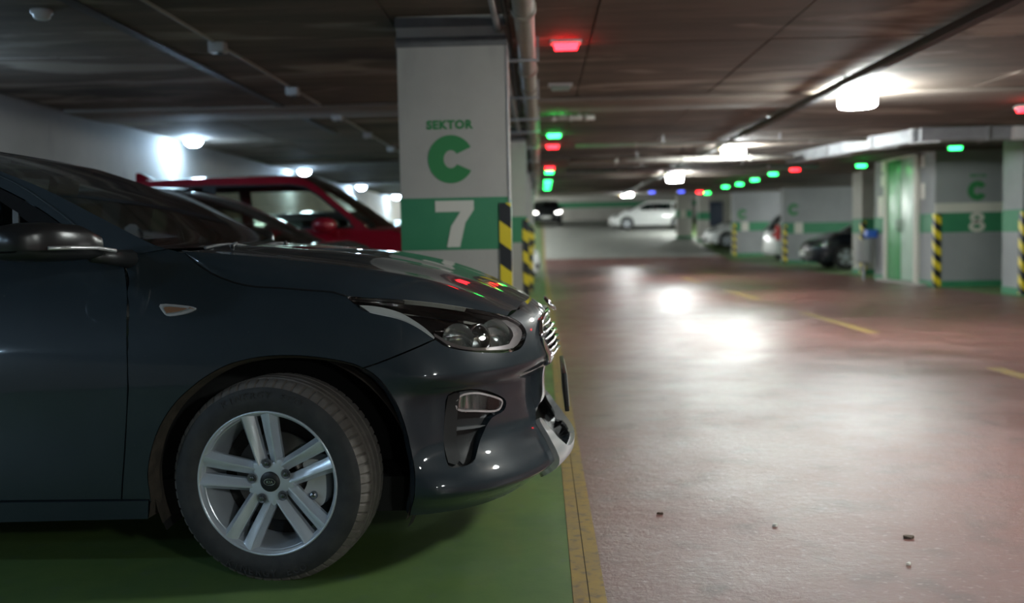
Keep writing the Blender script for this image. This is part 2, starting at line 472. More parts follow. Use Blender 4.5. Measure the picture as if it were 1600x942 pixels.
# lettering shapes -------------------------------------------------
def ring_c(w, h, t, a0=29, a1=331, n=44):
    """heavy letter C in the xz plane, centred"""
    out = [(w/2*cos(radians(a0+(a1-a0)*i/n)), h/2*sin(radians(a0+(a1-a0)*i/n))) for i in range(n+1)]
    inn = [((w/2-t)*cos(radians(a0+6+(a1-a0-12)*i/n)), (h/2-t*.95)*sin(radians(a0+6+(a1-a0-12)*i/n))) for i in range(n+1)]
    V, F_ = [], []
    for i in range(n+1):
        for y in (0, -.003):
            V += [(out[i][0], y, out[i][1]), (inn[i][0], y, inn[i][1])]
    for i in range(n):
        a, b = i*4, (i+1)*4
        F_ += [(a+2, a+3, b+3, b+2), (a, a+2, b+2, b), (a+1, b+1, b+3, a+3)]
    F_ += [(0, 1, 3, 2), (n*4, n*4+2, n*4+3, n*4+1)]
    return V, F_
SEVEN = [(-.5, .5), (.5, .5), (.5, .3), (.27, .02), (.12, -.5), (-.22, -.5), (-.10, -.05), (.15, .26), (-.5, .26)]
def eight(w, h, t):
    def ringo(cx, cz_, a, b, n=28):
        V, F_ = [], []
        for i in range(n):
            q = 2*pi*i/n
            for k in (1., 0.):
                ra, rb = (a, b) if k else (a-t, b-t*.85)
                V += [(cx+ra*cos(q), 0, cz_+rb*sin(q)), (cx+ra*cos(q), -.003, cz_+rb*sin(q))]
        for i in range(n):
            a_, b_ = i*4, ((i+1) % n)*4
            F_ += [(a_+1, a_+3, b_+3, b_+1), (a_, a_+1, b_+1, b_), (a_+2, b_+2, b_+3, a_+3)]
        return V, F_
    return join(ringo(0, h*.235, w*.44, h*.265), ringo(0, -h*.215, w*.5, h*.285))
def put(vf, loc, rz=0., sx=1.):
    c, s = cos(rz), sin(rz)
    return [((x*c-y*s)*sx+loc[0], x*s+y*c+loc[1], z+loc[2]) for x, y, z in vf[0]], vf[1]
def upright(vf):
    return [(x, -z, y) for x, y, z in vf[0]], vf[1]
SEKTOR = upright(text_mesh('SEKTOR', .071, .0015, .0034))

def guard(parent, x0, x1, y0, zt, face=.06, side=.08, right=True):
    """L-shaped striped corner guard; x1/y0 is the corner"""
    t = .012
    if right:
        poly = [(x1-face, y0-t), (x1+t, y0-t), (x1+t, y0+side), (x1, y0+side), (x1, y0), (x1-face, y0)]
    else:
        poly = [(x0+face, y0-t), (x0-t, y0-t), (x0-t, y0+side), (x0, y0+side), (x0, y0), (x0+face, y0)]
    return obj('corner_guard', prism(poly, .02, zt, 'xy'), 'stripes', parent, False, label='yellow and black striped corner guard')

def pillar(x0, x1, y, label, num=None, zt=2.4, gz=1.24):
    cx = (x0+x1)/2
    t = thing('concrete_pillar', label, 'pillar', (cx, y, 0), 0, 'pillars along the left bays')
    hx = (x1-x0)/2
    box('shaft', (-hx, 0, 0), (hx, .6, zt), 'wall_white', t, .008)
    box('green_band', (-hx-.002, -.002, .955), (hx+.002, .602, 1.28), 'wall_green', t, .004)
    for z0, z1 in ((2.325, 2.385), (2.205, 2.265)):
        box('dark_band', (-hx-.006, -.006, z0), (hx+.006, .606, z1), 'band_grey', t, .003)  # two thin dark grey bands around the pillar top
    guard(t, -hx, hx, 0, gz)
    box('edge_trim', (hx-.002, -.006, gz), (hx+.008, .02, zt-.2), 'steel', t)
    if num:
        sx = lambda X: X-cx
        obj('sector_lettering', put(SEKTOR, (sx(-.553), -.002, 1.705)), 'letter_green', t, False)
        obj('letter_c', put(ring_c(.285, .297, .098), (sx(-.548), -.001, 1.517)), 'letter_green', t, False)
        p = [(a*.24, b*.288) for a, b in SEVEN]
        obj('numeral', put(prism(p, -.006, 0), (sx(-.532), -.001, 1.117)), 'letter_white', t, False)
    return t
pillar(-.868, -.195, 6.2, 'white concrete pillar lettered sektor C 7 with green band, behind the navy car bonnet', True)
for y, lb in ((12.4, 'white pillar with striped corner guard, directly behind the pillar numbered 7'), (18.6, 'third white pillar in line behind the pillar numbered 7')):
    pillar(-.84, -.165, y, lb)
pillar(-.84, -.165, 24.8, 'fourth white pillar in line behind the pillar numbered 7')

def wall_block(lo, hi, guard_side='l', gz=1.28, base=0., mat='wall_white', label=None, deco=True):
    w_ = struct(obj('wall_right', boxv((lo[0], lo[1], base-.3), (hi[0], hi[1], base+2.6)), mat, smooth=False), label)
    if deco:
        box('green_band', (lo[0]-.003, lo[1]-.003, base+.955), (hi[0]+.003, hi[1]+.003, base+1.29), 'wall_green', w_)
        box('plinth', (lo[0]-.004, lo[1]-.004, base), (hi[0]+.004, hi[1]+.004, base+.11), 'wall_green', w_)
    if guard_side:
        g = guard(w_, lo[0], hi[0], lo[1], gz, .10, .10, guard_side == 'r'); g.location.z = base
    return w_
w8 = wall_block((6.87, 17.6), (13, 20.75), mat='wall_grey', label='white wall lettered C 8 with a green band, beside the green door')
obj('sector_lettering', put(SEKTOR, (7.60, 17.6, 1.905)), 'letter_green', w8, False)
obj('letter_c', put(ring_c(.33, .34, .105), (7.586, 17.595, 1.67)), 'letter_green', w8, False)
obj('numeral', put(eight(.28, .34, .075), (7.586, 17.596, 1.125)), 'letter_white', w8, False)
box('pale_strip', (6.868, 17.597, 1.30), (9, 17.62, 1.46), 'letter_white', w8)
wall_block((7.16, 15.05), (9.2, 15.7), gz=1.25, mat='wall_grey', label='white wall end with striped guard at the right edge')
wp = wall_block((7.42, 23.3), (8.6, 24.0), gz=1.22, label='white wall end with striped guard beside the black car')
obj('letter_c', put(ring_c(.33, .34, .105), (8.1, 23.295, 1.67)), 'letter_green', wp, False)
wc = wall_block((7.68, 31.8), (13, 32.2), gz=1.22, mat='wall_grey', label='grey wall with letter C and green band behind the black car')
obj('letter_c', put(ring_c(.36, .38, .11), (7.99, 31.79, 1.71)), 'letter_green', wc, False)
box('numeral', (8.02, 31.785, .96), (8.28, 31.80, 1.29), 'letter_white', wc)
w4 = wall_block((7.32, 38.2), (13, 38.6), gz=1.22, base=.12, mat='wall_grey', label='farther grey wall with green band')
obj('letter_c', put(ring_c(.36, .38, .11), (7.67, 38.19, 1.71)), 'letter_green', w4, False)
box('numeral', (7.62, 38.185, 1.08), (7.9, 38.20, 1.41), 'letter_white', w4)
w5 = wall_block((7.05, 44.6), (7.5, 45.4), None, base=.66, label='narrow pale wall beyond the ramp')
w6 = wall_block((6.28, 46.2), (6.98, 46.6), None, base=.80, label='pale wall hiding the tail of the white car')
box('numeral', (6.42, 46.18, 1.75), (6.7, 46.19, 2.1), 'letter_white', w6)
w7 = wall_block((7.5, 47.5), (13, 47.9), None, base=.9, label='pale wall behind the small white car', deco=False)
dd = struct(box('door_2', (7.85, 47.4, 1.35), (8.6, 47.5, 2.5), 'door_blue'), 'dark blue door in the far pale wall')
box('door_leaf', (7.92, 47.38, 1.38), (8.53, 47.41, 2.44), 'door_blue', dd, .01)

# green double door in the side of the numbered wall
d1 = struct(box('door_1', (6.78, 17.95, 0), (6.90, 20.4, .05), 'wall_white', None, .006), 'tall green double door with pale frame')
for y0, y1 in ((18.30, 18.44), (19.88, 20.02)):
    box('door_frame', (6.80, y0, .05), (6.90, y1, 2.39), 'letter_white', d1, .006)
box('door_frame', (6.80, 18.30, 2.35), (6.90, 20.02, 2.39), 'letter_white', d1, .006)
box('door_leaf', (6.83, 18.45, .07), (6.87, 19.15, 2.34), 'door_sheen', d1, .006)  # this leaf's reflection is put into its paler colour
box('door_leaf', (6.83, 19.17, .07), (6.87, 19.87, 2.34), 'door_green', d1, .006)
for y in (19.08, 19.24):
    obj('handle', tube([(6.83, y, 1.0), (6.79, y, 1.0), (6.79, y, 1.2), (6.83, y, 1.2)], .012), 'steel', d1)
def poster(y, z, w_, h, label):
    o = box('notice_sheet', (6.855, y-w_/2, z-h/2), (6.868, y+w_/2, z+h/2), 'paper', None, .002)
    tag(o, label, 'notice', 'notices beside the green door')
poster(18.15, 2.23, .17, .2, 'white notice high on the wall right of the green door')
poster(18.15, 1.70, .17, .28, 'white notice at eye level right of the green door')
poster(20.22, 2.28, .2, .22, 'white square notice high on the wall left of the green door')
poster(20.24, 2.0, .2, .22, 'white square notice below another, left of the green door')
poster(20.36, 1.48, .26, .42, 'taller white notice left of the green door')

# ------------------------------------------------------------------ generic parked cars
def wheel_parts(r=.32, w=.2, n=40):
    tyre = [(r*.66, -w*.42), (r*.80, -w*.52), (r*.92, -w*.5), (r*.985, -w*.42), (r, -w*.3), (r, w*.3), (r*.985, w*.42), (r*.92, w*.5), (r*.66, w*.42)]
    rim = [(r*.66, -w*.42), (r*.68, -w*.46), (r*.64, -w*.44), (r*.60, -w*.2), (r*.60, w*.3)]
    T = lathe(tyre, n, 'y'); R = lathe(rim, n, 'y')
    sp = []
    for k in range(5):
        a = 2*pi*k/5+.3
        V, F_ = prism([(r*.1, -.035), (r*.63, -.045), (r*.63, .045), (r*.1, .035)], -w*.42, -w*.28)
        sp.append(([(x*cos(a)-z*sin(a), y, x*sin(a)+z*cos(a)) for x, y, z in V], F_))
    H = lathe([(.001, -w*.44), (r*.18, -w*.44), (r*.2, -w*.3)], 20, 'y')
    D = lathe([(.001, -w*.1), (r*.58, -w*.1)], n, 'y')
    return T, join(R, H, *sp), D

CARN = {}
def car(label, paint, loc, rz, P, lights_on=False, group='cars parked in the garage', name='parked_car', glassm='glass_side'):
    """P: L length, H height, W half width, cowl (x,z), roof (x0,x1), belt, tail kind ... nose at x=0, car extends to -L"""
    L, H, W0 = P['L'], P['H'], P['W']
    t = thing(name, label, 'car', loc, rz, group)
    zb = P.get('zb', .2); belt = P['belt']; hx, hz = P['cowl']; nz = P['nose']         # hood: cowl (hx,hz) to nose height nz
    wx = P['wheels']; wr = P['wr']; Rn, Rt = .62, .55
    def nx(z): return tab(z, [.15, .3, .5, nz-.06, nz, nz+.06], [-.07, 0, .0, -.05, -.13, -.22])
    def tx(z): return tab(z, [.15, .35, .6, belt, belt+.05], [-L+.1, -L, -L+.02, -L+.10, -L+.12])
    def Wz(z): return W0-.05*max(0, (.45-z)/.3)**2-.10*max(0, (z-.6)/.4)**2
    Ls = L-Rn-Rt
    def S(u, z):
        wv = Wz(z)
        if u < 0:
            s = min(-u/1.0, 1)**1.3*pi/2; x0 = -L+Rt; xt = tx(z)
            return (x0+(xt-x0)*sin(s)**(2/2.6), -wv*cos(s), z)
        if u > Ls:
            s = min((u-Ls)/1.0, 1)**1.3*pi/2; x0 = -Rn
            return (x0+(nx(z)-x0)*sin(s)**(2/2.6), -wv*cos(s), z)
        return (-L+Rt+u, -wv, z)
    def U(x): return x+L-Rt
    def sh(u):   # shoulder height along the side
        return tab(u, [-1, -.4, U(hx)-.1, U(hx)+.25, Ls, Ls+.5, Ls+1], [belt-.04, belt, belt, hz-.02, nz+.10, nz+.04, nz])
    top = [(u, sh(u)) for u in np.linspace(Ls+1, -1, 40)]
    bot = [(-1, zb+.04), (-.3, zb+.02)]
    archr = wr+.055
    for x in wx[::-1]:
        ux = U(x)
        a0 = math.asin(min(1, (wr-zb)/archr))
        for i in range(15):
            a = pi+a0-(pi+2*a0)*i/14
            bot.append((ux+archr*cos(a), max(zb, wr+archr*sin(a))))
    bot += [(Ls+.4, zb), (Ls+1, zb+.02)]
    outl = bot+top
    hl = [(Ls+.12, nz-.02), (Ls+.40, nz-.09), (Ls+.62, nz-.12), (Ls+.72, nz-.08), (Ls+.66, nz-.02), (Ls+.3, nz+.055)]
    tl = [(-.25, belt-.05), (-.55, belt-.05), (-.62, belt-.22), (-.35, belt-.24), (-.2, belt-.16)]
    gr = [(Ls+.80, nz-.04), (Ls+.99, nz-.04), (Ls+.99, nz-.20), (Ls+.84, nz-.20)]
    lg = [(Ls+.62, .40), (Ls+.99, .40), (Ls+.99, .28), (Ls+.66, .28)]
    for sgn in (1, -1):
        def put_(o):
            if sgn < 0: o.scale = (1, -1, 1)
            return o
        key = (P['id'], paint, sgn)
        if sgn == 1:
            side = [panel('body_side', outl, S, paint, t, .09, holes=[hl, tl, gr, lg], depth=.02),
                    panel('headlamp', hl, S, 'headlight_on' if lights_on else 'reflector', t, .06, depth=0, off=-.015),
                    panel('headlamp_lens', hl, S, 'glass_lens', t, .06, depth=.02),
                    panel('tail_lamp', tl, S, 'taillight', t, .06, depth=.02),
                    panel('grille', gr, S, 'plastic_black', t, .06, depth=0, off=-.02),
                    panel('lower_intake', lg, S, 'plastic_black', t, .06, depth=0, off=-.02)]
        else:
            for o in side: mirror_y(o, t)
    # hood, from shoulder to centre
    rows = []
    for u in np.linspace(U(hx)-.08, Ls+1, 16):
        z = sh(u); x, y, _ = S(u, z); k = (u-U(hx)+.08)/(Ls+1-U(hx)+.08)
        ze = z+.045*(1-k)+.01; row = []
        xc_ = -L+Rt+u if u < Ls else None
        xm = hx+.10+(nx(nz)-hx-.10)*k
        for j in range(13):
            q = j/12; yy = y*(1-2*q)
            ff = 1-(1-2*q)**2
            row.append((x+(max(xm, x)-x)*ff**.5, yy, z+(ze-z)*ff**.6))
        rows.append(row)
    obj('hood', grid(rows), paint, t)
    # greenhouse
    rx0, rx1 = P['roof']; bx0 = hx-.02; bx1 = P['rear']
    def G(x, z): return (x, -(Wz(belt)-.01-(z-belt)*P.get('tumble', .34)), z)
    zr = H-.045
    up_ = spl([(bx0, belt-.01), (rx0+(bx0-rx0)*.45, belt+(zr-belt)*.56), (rx0+.06, zr-.05), (rx0-.2, zr-.003), ((rx0+rx1)/2, zr), (rx1+.15, zr-.04), (rx1-.02, zr-.10), (bx1, belt)], 5)
    roofline = up_
    frame = up_+[(bx1, belt-.03), (bx0, belt-.03)]
    wins = []
    bp = P['bpil']
    zt = zr-.075
    def topz(x):
        xs_ = [p[0] for p in up_][::-1]; zs_ = [p[1] for p in up_][::-1]
        return float(np.interp(x, xs_, zs_))-.07
    def win(xa, xb):
        pts = [(x, min(zt, topz(x))) for x in np.linspace(xa, xb, 10)]
        pts = [p for p in pts if p[1] > belt+.05]
        return [(pts[0][0], belt+.025)]+pts+[(pts[-1][0]+(.05 if xb > bp+.3 else 0), belt+.025)]
    wins.append(win(bp+.05, bx0-.22)); wins.append(win(bp-.85, bp-.05))
    if P.get('quarter', True) and bp-.95-(bx1+.2) > .25: wins.append(win(bx1+.25, bp-.93))
    fr = panel('cabin_side', frame, G, paint, t, .09, holes=wins, depth=.02); mirror_y(fr, t)
    for w_ in wins:
        g = panel('side_window', w_, G, glassm, t, .12, depth=0, off=-.012); mirror_y(g, t)
        g = panel('window_trim', w_, G, 'plastic_black', t, .12, holes=[shrink(w_, .018)], depth=.006, off=.001); mirror_y(g, t)
    pc = panel('pillar_cover', [(bp-.06, belt+.02), (bp+.06, belt+.02), (bp+.06, zt+.005), (bp-.06, zt+.005)], G, 'plastic_black', t, .12, depth=.006, off=.002); mirror_y(pc, t)
    # windscreen / roof / rear glass lofts across the car
    def across(name, a, b, mat, crown, n=8, bow=0., off=0.):
        rows = []
        for i in range(n+1):
            k = a+(b-a)*i/n; f = k*(len(roofline)-1); i0 = min(int(f), len(roofline)-2); q = f-i0
            x = roofline[i0][0]*(1-q)+roofline[i0+1][0]*q; z = roofline[i0][1]*(1-q)+roofline[i0+1][1]*q
            _, y, _ = G(x, z); row = []
            for j in range(13):
                s = j/12; ff = 1-(1-2*s)**2
                row.append((x+bow*ff*(1-i/n if bow > 0 else i/n), y*(1-2*s), z+crown*ff+off))
            rows.append(row)
        return obj(name, grid(rows), mat, t)
    ka, kb = 13/35, 27/35
    across('windscreen', .01, ka-.02, glassm, .03, bow=.16)
    across('roof', ka-.02, kb, paint, .045)
    across('rear_window', kb, .99, 'glass_dark', .03, bow=-.08)
    # deck behind the rear glass, underbody, cabin floor
    zt_ = belt-.04
    rows = []
    for i in range(7):
        x = bx1+.05+(-L+.06-bx1)*i/6; yw = (Wz(belt)-.02)*(1-max(0, (-L+Rt-x)/Rt)**2.6*.75)**.5
        rows.append([(x, -yw*(1-2*j/8), belt-.01+.03*(1-(1-2*j/8)**2)-.05*(i/6)**2) for j in range(9)])
    obj('rear_deck', grid(rows), paint, t)
    box('underbody', (-L+.25, -W0+.12, zb-.02), (-.25, W0-.12, zb+.25), 'underbody', t)
    box('dashboard', (hx-.45, -W0+.14, .62), (hx-.02, W0-.14, belt-.03), 'dash', t, .04)
    for sy in (-.37, .37):
        for sx_ in (bp-.05, bp-.95):
            seat = prism(spl([(sx_+.5, .5), (sx_+.02, .48), (sx_-.18, belt+.16), (sx_-.17, belt+.36), (sx_-.27, belt+.36), (sx_-.30, belt+.16), (sx_-.2, .35), (sx_+.5, .36)], 3, True), sy-.23, sy+.23)
            obj('seat', seat, 'seat_dark', t, False)
    # mirrors
    for sgn in (-1, 1):
        mx, mz = hx-.42, belt+.06; yb = Wz(belt)
        rows = []
        for yy, a, b in ((.0, .05, .02), (.05, .085, .05), (.12, .11, .075), (.2, .10, .072), (.235, .06, .045)):
            rows.append([(mx-(yy*.25)+a*cos(2*pi*k/14), sgn*(yb-.02+yy), mz+b*sin(2*pi*k/14)) for k in range(14)])
        v, f = grid(rows, True); f.append(tuple(range(len(v)-14, len(v))))
        obj('door_mirror', (v, f), paint, t)
    if P.get('edge_line'):
        for sgn in (-1, 1):
            obj('roof_edge_line', tube([(x, sgn*(abs(G(x, z)[1])+.004), z+.004) for x, z in roofline[1:-8]], .011, 6), 'silver_trim', t)  # bright silver line along both roof edges
    if P.get('fin'):
        obj('roof_fin', join(([(P['fin'], -.035, H-.01), (P['fin']-.2, -.04, H-.03), (P['fin']-.2, .04, H-.03), (P['fin'], .035, H-.01), (P['fin']-.16, 0, H+.065), (P['fin']-.21, 0, H+.06)], [(0, 1, 5, 4), (2, 3, 4, 5), (0, 4, 3), (1, 2, 5)])), paint, t, False)
    box('plate', (.0, -.26, .36), (.018, .26, .47), 'plate_white', t, .003)
    for x in (wx):
        o0 = None
        T, R_, D = CARN.setdefault(('w', wr), wheel_parts(wr))
        for sgn in (1, -1):
            yy = -(W0-.105)*sgn
            key = ('wm', wr)
            if key not in CARN:
                a = obj('wheel', R_, 'alloy', t, loc=(x, yy, wr)); auto(a)
                CARN[key] = (a, obj('tyre', T, 'rubber', a), obj('brake_disc', D, 'disc', a))
            else:
                a0, b0, c0 = CARN[key]
                a = dup(a0, t, (x, yy, wr), (0, 0, 0 if sgn > 0 else pi)); dup(b0, a); dup(c0, a)
    for sgn in (-1, 1):
        for x in wx:
            obj('wheel_well', grid([[(x+(archr+.01)*cos(pi*i/12), sgn*(W0-.03-d), wr+(archr+.01)*sin(pi*i/12)) for i in range(13)] for d in (0, .3)]+[[(x, sgn*(W0-.33), wr)]*13]), 'liner', t)
    return t
HATCH = dict(id='hatch', L=4.3, H=1.47, W=.89, cowl=(-1.02, .98), roof=(-1.95, -3.75), rear=-4.02, belt=.95, nose=.74, wheels=(-.88, -3.52), wr=.315, bpil=-2.35)
SEDAN = dict(id='sedan', L=4.6, H=1.45, W=.9, cowl=(-1.10, .97), roof=(-1.95, -3.3), rear=-4.0, belt=.94, nose=.74, wheels=(-.92, -3.62), wr=.32, bpil=-2.40, quarter=False)
SUV = dict(id='suv', L=4.45, H=1.67, W=.92, cowl=(-1.02, 1.09), roof=(-1.78, -3.9), rear=-4.25, belt=1.07, nose=.86, wheels=(-.92, -3.58), wr=.345, bpil=-2.36, fin=-3.45, tumble=.30)

TALL = dict(SEDAN, id='tall', H=1.465, edge_line=True, cowl=(-1.12, 1.0), belt=.97, roof=(-1.98, -3.4))
car('dark charcoal car parked between the navy hatchback and the red car', 'paint_dark', (-.66, 7.75, 0), 0, TALL, glassm='glass_car')
car('bright red tall car with roof fin, parked left of the pillar numbered 7', 'paint_red', (-.62, 10.5, 0), 0, dict(SUV, id='redsuv', bpil=-2.68, roof=(-1.74, -3.9), H=1.72, belt=1.12, cowl=(-1.02, 1.13), nose=.90), glassm='glass_car')
car('dark car in the bay just behind the red car', 'paint_black', (-.75, 14.9, 0), 0, HATCH)
car('white car nosing out past the second pillar on the left', 'paint_white', (-.02, 23.4, 0), 0, HATCH)
car('black car nosing out beside the grey wall on the right', 'paint_black', (7.12, 27.4, 0), pi, SEDAN)
car('white car parked tail out between the two grey walls', 'paint_white', (12.25, 35.3, 0), 0, SUV)
car('small white car nosing out beyond the farther grey wall', 'paint_white', (6.75, 42.0, fz(42)), pi, HATCH)
car('white hatchback standing crosswise at the far end of the aisle', 'paint_white', (3.62, 53.0, fz(52.5)), pi, HATCH, group=None, name='white_hatchback')
car('dark car with lit headlights approaching at the far left end', 'paint_black', (.35, 57, fz(59)), -pi/2, SEDAN, True, group=None, name='approaching_car')

# ------------------------------------------------------------------ the navy hatchback in front
# local frame: x forward from the front axle, y towards the far side, z up; near side is y < 0
ZN = [.15, .20, .26, .33, .42, .52, .62, .70, .76, .80, .84, .88, .92, .96, 1.0]
XN = [.84, .86, .895, .90, .875, .88, .885, .875, .845, .79, .71, .61, .50, .40, .30]
def NX(z): return tab(z, ZN, XN)
def XC(z): return tab(z, [.6, .72, .9, 1.0], [.34, .32, .12, -.1])
def WB(z):
    w_ = .90
    if z < .5: w_ -= .055*((.5-z)/.3)**2
    if z > .58: w_ -= .155*(min(z-.58, .5)/.42)**2.1
    return w_
ZB = [.15, .20, .235, .262, .285, .33, .40, .50, .555, .585, .605, .64, .70]
OB = [-.03, -.012, .022, .042, .034, .004, -.026, -.036, -.030, -.010, .012, .009, 0.]
def base_(u, z):
    xc, w_, n = XC(z), WB(z), NX(z)
    if u <= 0: return xc+u, w_
    s = min(u, 1.0)**1.3*pi/2
    return xc+(n-xc)*sin(s)**(2/2.6), w_*cos(s)
def SK(u, z):
    x, y = base_(u, z)
    b = min(max((x-.36)/.16, 0), 1); b = b*b*(3-2*b)
    if b > 0:
        e = 1e-3
        x0, y0 = base_(u-e, z); x1, y1 = base_(min(u+e, 1), z)
        tx, ty = x1-x0, y1-y0; l = sqrt(tx*tx+ty*ty)+1e-9; o = tab(z, ZB, OB)*b
        x += -ty/l*o; y += tx/l*o
    return (x, -y, z)
def uofx(x, z):
    lo, hi = -4., 1.
    for _ in range(40):
        m = (lo+hi)/2
        if SK(m, z)[0] < x: lo = m
        else: hi = m
    return (lo+hi)/2
def UX(pts): return [(uofx(x, z), z) for x, z in pts]
NAVY = thing('navy_hatchback', 'dark navy blue hatchback with five-spoke alloy wheel, parked nose to the aisle', 'car', (-.838, 3.82, 0))
PN = 'paint_navy'

hoodline = spl([(-.169, 1.0), (-.202, .97), (-.226, .936), (-.209, .908), (-.16, .894), (-.089, .889), (-.021, .881), (.072, .872), (.10, .862)], 4)
lamp_top = spl([(.10, .862), (.242, .851), (.369, .837), (.483, .814), (.622, .773)], 4)
lamp_low = spl([(.10, .860), (.089, .838), (.095, .816), (.179, .793), (.217, .767), (.258, .728), (.309, .700), (.444, .676), (.56, .667), (.616, .676), (.661, .708), (.66, .742), (.622, .772)], 4)
iS = 20                                         # where the wing/bumper joint meets the lamp
archp = spl([(-.722, .19), (-.705, .26), (-.701, .342), (-.667, .454), (-.615, .54), (-.55, .601), (-.472, .648), (-.398, .675), (-.287, .690), (-.154, .682), (-.030, .650), (.059, .57), (.115, .455), (.133, .341), (.128, .26), (.112, .183)], 4)
iA = 40
split = [lamp_low[iS], (.097, .684), archp[iA]]
doorx = [(-.50, 1.012), (-.468, .985), (-.449, .955), (-.43, .90), (-.421, .859), (-.410, .75), (-.404, .614), (-.423, .42), (-.455, .253)]
doorl = spl(UX(doorx), 3)
sillc = UX([(-.376, .252), (-.385, .19)])
wing = doorl[:] + [archp[4]] if False else None
# front wing
seam = UX([(-.455, 1.0), (-.39, 1.033), (-.33, 1.016)])
iB = 4
wing = seam + hoodline + lamp_low[1:iS+1] + split[1:] + archp[iA-1:iB-2:-1] + [(uofx(-.372, .252), .252)] + doorl[::-1]
panel('front_wing', wing, SK, PN, NAVY, .028, gap=.0022, depth=.02)
# bumper with openings
ug = [(1.0, .735), (.88, .735), (.80, .722), (.765, .69), (.775, .635), (.81, .595), (1.0, .585)]
li = [(1.0, .43), (.82, .43), (.775, .41), (.745, .36), (.75, .30), (.78, .28), (1.0, .275)]
bump = archp[iA:] + [(.20, .18), (.284, .180), (.467, .182), (.613, .184), (.8, .19), (1.0, .195)] + li[::-1] + ug[::-1] + [(1.0, .797), (.8, .79), (.70, .783)] + lamp_low[:iS-1:-1] + split[1:2]
fog = spl([(.272, .413), (.282, .491), (.293, .555), (.368, .566), (.45, .556), (.528, .530), (.577, .502), (.567, .472), (.499, .458), (.446, .413), (.40, .372), (.359, .342), (.294, .334), (.262, .345)], 3, True)
bumper = panel('front_bumper', bump, SK, PN, NAVY, .024, holes=[fog], gap=.0022, depth=.03)
# arch lip flanges
def ribbon(name, idx0, idx1, inner, mat, dx):
    rows = []
    cx_, cz_ = .03, .303
    for u, z in archp[idx0:idx1]:
        x, y, _ = SK(u, z)
        k = inner
        rows.append([(x, y, z), (x+(cx_-x)*k*.25, y+.012, z+(cz_-z)*k*.25), (x+(cx_-x)*k, y+dx, z+(cz_-z)*k)])
    return obj(name, grid(rows), mat, NAVY)
ribbon('arch_flange', 0, iA+1, .035, 'well_dirt', .055)
ribbon('arch_flange', iA, len(archp), .05, PN, .05)
def liner():
    rows = []
    for d, sc in ((.05, 1.0), (.12, 1.02), (.36, 1.02), (.40, .9)):
        row = []
        for i in range(29):
            a = radians(-25+230*i/28); row.append((.035+.415*sc*cos(a), -.86+d, .31+.40*sc*sin(a)))
        rows.append(row)
    rows.append([(.035, -.46, .31)]*29)
    return obj('wheel_well', grid(rows), 'liner', NAVY)
wl_ = liner(); mirror_y(wl_, NAVY)
# dirt rim inside the well
obj('well_edge', grid([[(.035+r_*cos(radians(-20+220*i/40)), -.84+d, .305+r_*.97*sin(radians(-20+220*i/40))) for i in range(41)] for d, r_ in ((0, .400), (.05, .405), (.10, .41))]), 'well_dirt', NAVY)

# door, sill, rear body
def SD(x, z): return (x, -WB(z)*(1 if x > -2.75 else sqrt(max(.0, 1-((-2.75-x)/.68)**2.6))), z)
dl = spl(doorx, 3)
door_o = dl + [(-1.56, .255), (-1.56, .985)]
panel('front_door', door_o, SD, PN, NAVY, .05, gap=.0025, depth=.025)
rarch = [(-2.65+.385*cos(radians(a)), .31+.385*sin(radians(a))) for a in range(-20, 201, 10)]
rear_o = [(-1.563, .255)] + [(-2.24, .25)] + rarch[1:-1] + [(-3.06, .22), (-3.40, .24), (-3.42, .6), (-3.40, .93), (-2.6, .99), (-1.563, .985)]
p = panel('rear_side', rear_o, SD, PN, NAVY, .09, gap=.0025, depth=.025); mirror_y(p, NAVY)
sill = [(-.372, .249), (-.385, .185), (-.9, .178), (-2.25, .18), (-2.24, .247), (-1.0, .249)]
p = panel('sill', sill, SD, PN, NAVY, .05, gap=.0015, depth=.05); mirror_y(p, NAVY)
box('underbody', (-3.2, -.72, .17), (.42, .72, .28), 'underbody', NAVY)
box('nose_shadow_box', (.42, -.58, .185), (.62, .58, .22), 'underbody', NAVY)  # added under the nose to deepen the shadow on the floor
box('floor_pan', (-3.0, -.80, .28), (-.42, .80, .40), 'underbody', NAVY)
box('engine_bay', (-.40, -.44, .25), (.50, .44, .70), 'underbody', NAVY)
box('firewall', (-.46, -.78, .20), (-.41, .78, .93), 'underbody', NAVY)

# hood: shoulder line - crease - centre
HL = [SK(*q) for q in spl([(-.169, 1.0), (-.202, .97), (-.226, .936), (-.209, .908), (-.16, .894), (-.089, .889), (-.021, .881), (.072, .874), (.102, .862), (.242, .851), (.369, .837), (.483, .814), (.624, .773)], 2)]
HC = spl([(-.285, -.737, 1.008), (-.255, -.745, 1.004), (-.21, -.745, 1.000), (-.12, -.742, .992), (-.02, -.738, .981), (.06, -.736, .971), (.135, -.733, .962), (.21, -.728, .952), (.27, -.722, .943), (.40, -.695, .918), (.50, -.655, .893), (.61, -.575, .848), (.738, -.47, .783)], 2)
HM = spl([(-.20, 0, 1.020), (-.17, 0, 1.018), (-.13, 0, 1.016), (-.06, 0, 1.012), (.02, 0, 1.005), (.09, 0, 1.000), (.16, 0, .994), (.235, 0, .985), (.30, 0, .974), (.44, 0, .941), (.55, 0, .904), (.66, 0, .862), (.790, 0, .798)], 2)
rows = []
